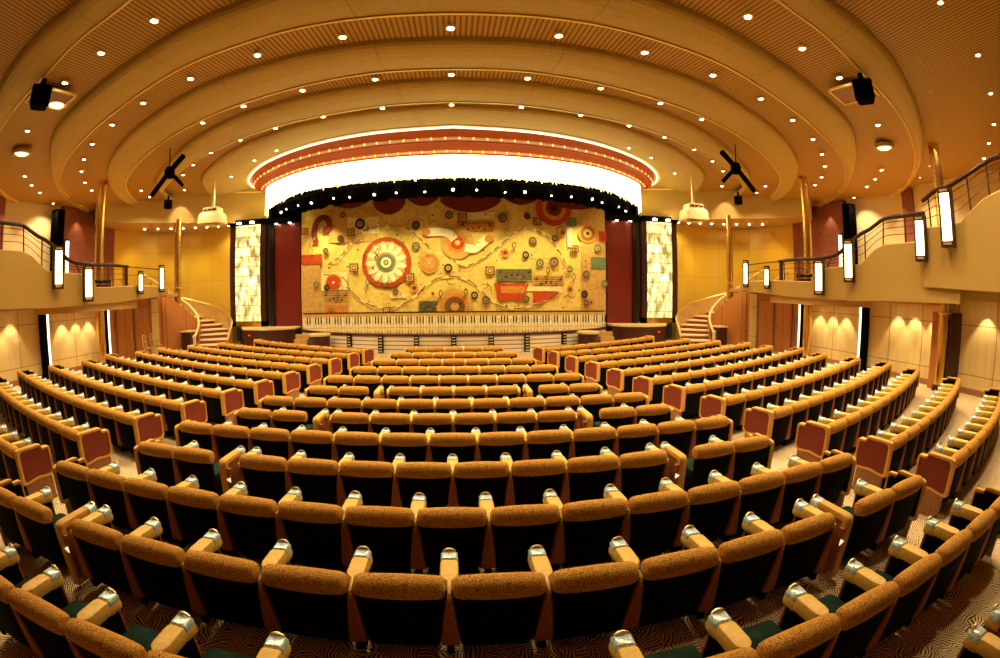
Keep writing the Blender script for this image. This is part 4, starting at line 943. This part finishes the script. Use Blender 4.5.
STRIPS = [
 ('the strip inside the large jointed ring', 6.84, [(0, 6.64), (1.78, 6.74), (3.4, 6.95), (5.04, 7.32), (6.64, 7.85), (8.17, 8.51), (9.66, 9.32), (10.92, 10.23), (12.0, 11.18), (13.0, 12.36), (13.7, 13.47), (14.3, 14.67)]),
 ('the third slatted strip', 7.1, [(0, 8.9), (1.6, 8.99), (3.28, 9.21), (4.93, 9.62), (6.42, 10.2), (12.86, 15.73), (13.34, 16.99)]),
 ('the strip beside the innermost ring', 7.4, [(0, 11.24), (1.8, 11.33), (3.48, 11.62), (5.08, 12.1), (6.52, 12.7), (8.04, 13.5), (9.38, 14.5), (10.52, 15.53), (11.3, 16.63), (11.94, 17.82)]),
 ('the innermost ring itself', 7.66, [(6.16, 14.9), (7.42, 15.77), (9.36, 17.6), (10.3, 19.0)]),
 ('the outer strip above the aisles', 6.66, [(3.6, 4.78), (5.24, 5.12), (6.84, 5.68), (9.86, 7.01), (11.16, 7.8), (13.4, 9.69), (14.22, 10.66), (14.92, 11.66), (16.1, 13.4)])]
OUT = [(6.78, 2.85), (6.5, 4.0), (8.1, 4.35), (8.78, 3.26), (9.5, 5.0), (10.6, 3.9), (11.2, 5.9), (12.48, 4.72), (12.45, 6.65), (13.84, 5.55), (13.6, 7.45), (15.16, 6.37), (14.7, 8.45), (15.8, 9.6)]
def downlight(x, y, z, lab):
    root = empty('downlight', (x, y, z), label=lab, cat='ceiling light', group='recessed downlights in the ceiling')
    child('lens', LM, root); child('bezel', TM, root)
    lamp('downlight_lamp', 'SPOT', (0, 0, -.04), DOWN, WARM, root, spot_size=radians(128), spot_blend=.7, shadow_soft_size=.05)
for nm, z, pts in STRIPS:
    for i, (x, y) in enumerate(pts):
        for s in ((1,) if x == 0 else (-1, 1)):
            lab = 'recessed downlight on the centre line of ' + nm if x == 0 else 'recessed downlight, %s %s of centre on %s' % (ORD[i if pts[0][0] == 0 else i + 1], 'left' if s < 0 else 'right', nm)
            if s < 0 and 'outer strip' in nm and i < 3: x, y = ((4.3, 4.95), (5.7, 5.3), (7.1, 5.76))[i]
            downlight(s * x, y, H(z), lab)
for i, (x, y) in enumerate(OUT):
    for s in (-1, 1):
        if not in_frame((s * x, y, H(6.8)), 10): continue
        downlight(s * x, y, H(6.83), 'recessed downlight in the back slatted ceiling above the %s balcony, %s from rear' % ('left' if s < 0 else 'right', ORD[i + 1]))
for s in (-1, 1):
    sd = 'left' if s < 0 else 'right'
    # wall washers under the balcony
    for i, y in enumerate((4.2, 5.75, 7.58, 8.4, 9.1, 11.5, 12.2, 12.9)):
        root = empty('wall_washer', (s * 12.88, y, H(2.275 if y > 9.5 else (2.475 if y > 7 else 2.635))), label='small recessed wall washer under the %s balcony, %s from the rear' % (sd, ORD[i + 1]), cat='wall washer', group='wall washers under the balcony')
        m = MB(); m.lathe([(.07, 0), (.075, -.02), (.05, -.02), (.045, 0)], (0, 0, 0), 'trim_gold', 14); m.build('bezel', root)
        m = MB(); m.lathe([(.045, -.004), (0, -.006)], (0, 0, 0), 'lens_white', 12); m.build('lens', root)
        lamp('wall_washer_lamp', 'SPOT', (0, 0, -.03), 100, (1, .84, .52), root, aim=(s * .20, 0, -2.1), spot_size=radians(72), spot_blend=.45, shadow_soft_size=.03)
    for i, (y, z) in enumerate(((15.4, 6.6), (12.7, 6.65), (11.2, 6.65), (9.5, 6.65), (7.4, 6.65))):
        lamp('balcony_washer_lamp', 'SPOT', (s * 16.2, y, H(z) - .1), 90, WARM, None, aim=(s * 16.75, y, 3), spot_size=radians(70), spot_blend=.6, shadow_soft_size=.04)
    # cone of light on the bulkhead
    lamp('bulkhead_lamp', 'SPOT', (s * 12.35, 18.2, H(7.45)), 130, (1, .86, .6), None, aim=(s * 12.75, 18.9, H(6.1)), spot_size=radians(58), spot_blend=.5, shadow_soft_size=.03)
    # stage floods for the gold walls, mounted at the bulkhead soffit
    for x, y in ((11.4, 20.6), (13.6, 20.1), (15.3, 18.8)):
        lamp('gold_wall_lamp', 'SPOT', (s * x, y, H(6.0)), 210, (1, .78, .26), None, aim=(s * (x + .5), y + 1.4, 2.5), spot_size=radians(110), spot_blend=.8, shadow_soft_size=.08)
for x, y, px, py in ((-12.6, 20.2, -13.6, 22.2), (-13.6, 19.9, -15.0, 21.9), (12.2, 20.3, 12.3, 22.0)):
    lamp('gold_wall_spot', 'SPOT', (x, y, H(6.0)), 120, (1, .85, .4), None, aim=(px, py, H(4.3)), spot_size=radians(26), spot_blend=.9, shadow_soft_size=.03)
# string of small bulbs on the soffit in front of the gold wall
for s in (-1, 1):
    for i in range(8):
        t = i / 7; x = 11.2 + 4.2 * t; y = 21.0 - 1.7 * t ** 1.8
        root = empty('soffit_light', (s * x, y, H(6.10)), label='tiny soffit light above the %s gold wall, %s from the stage' % ('left' if s < 0 else 'right', ORD[i + 1]), cat='ceiling light', group='tiny lights under the bulkheads')
        child('lens', LM, root)
for i, x in enumerate((-6, -3.6, -1.2, 1.2, 3.6, 6)):
    y = 17.7 + .05 * x * x * .9
    lamp('stage_flood', 'SPOT', (x, y + .3, H(6.35)), 520, (1, .82, .34), None, aim=(x * .95, CY_, 2.2), spot_size=radians(85), spot_blend=.8, shadow_soft_size=.12)
w = bpy.data.worlds.new('world'); S.world = w; w.use_nodes = True
w.node_tree.nodes['Background'].inputs[0].default_value = (1, .7, .35, 1); w.node_tree.nodes['Background'].inputs[1].default_value = .02

S.view_settings.view_transform = 'Standard'; S.view_settings.look = 'None'; S.view_settings.gamma = 1; S.view_settings.use_curve_mapping = False
S.view_settings.exposure = 0.0
S.cycles.use_denoising = True
S.cycles.max_bounces = 6; S.cycles.sample_clamp_indirect = 6
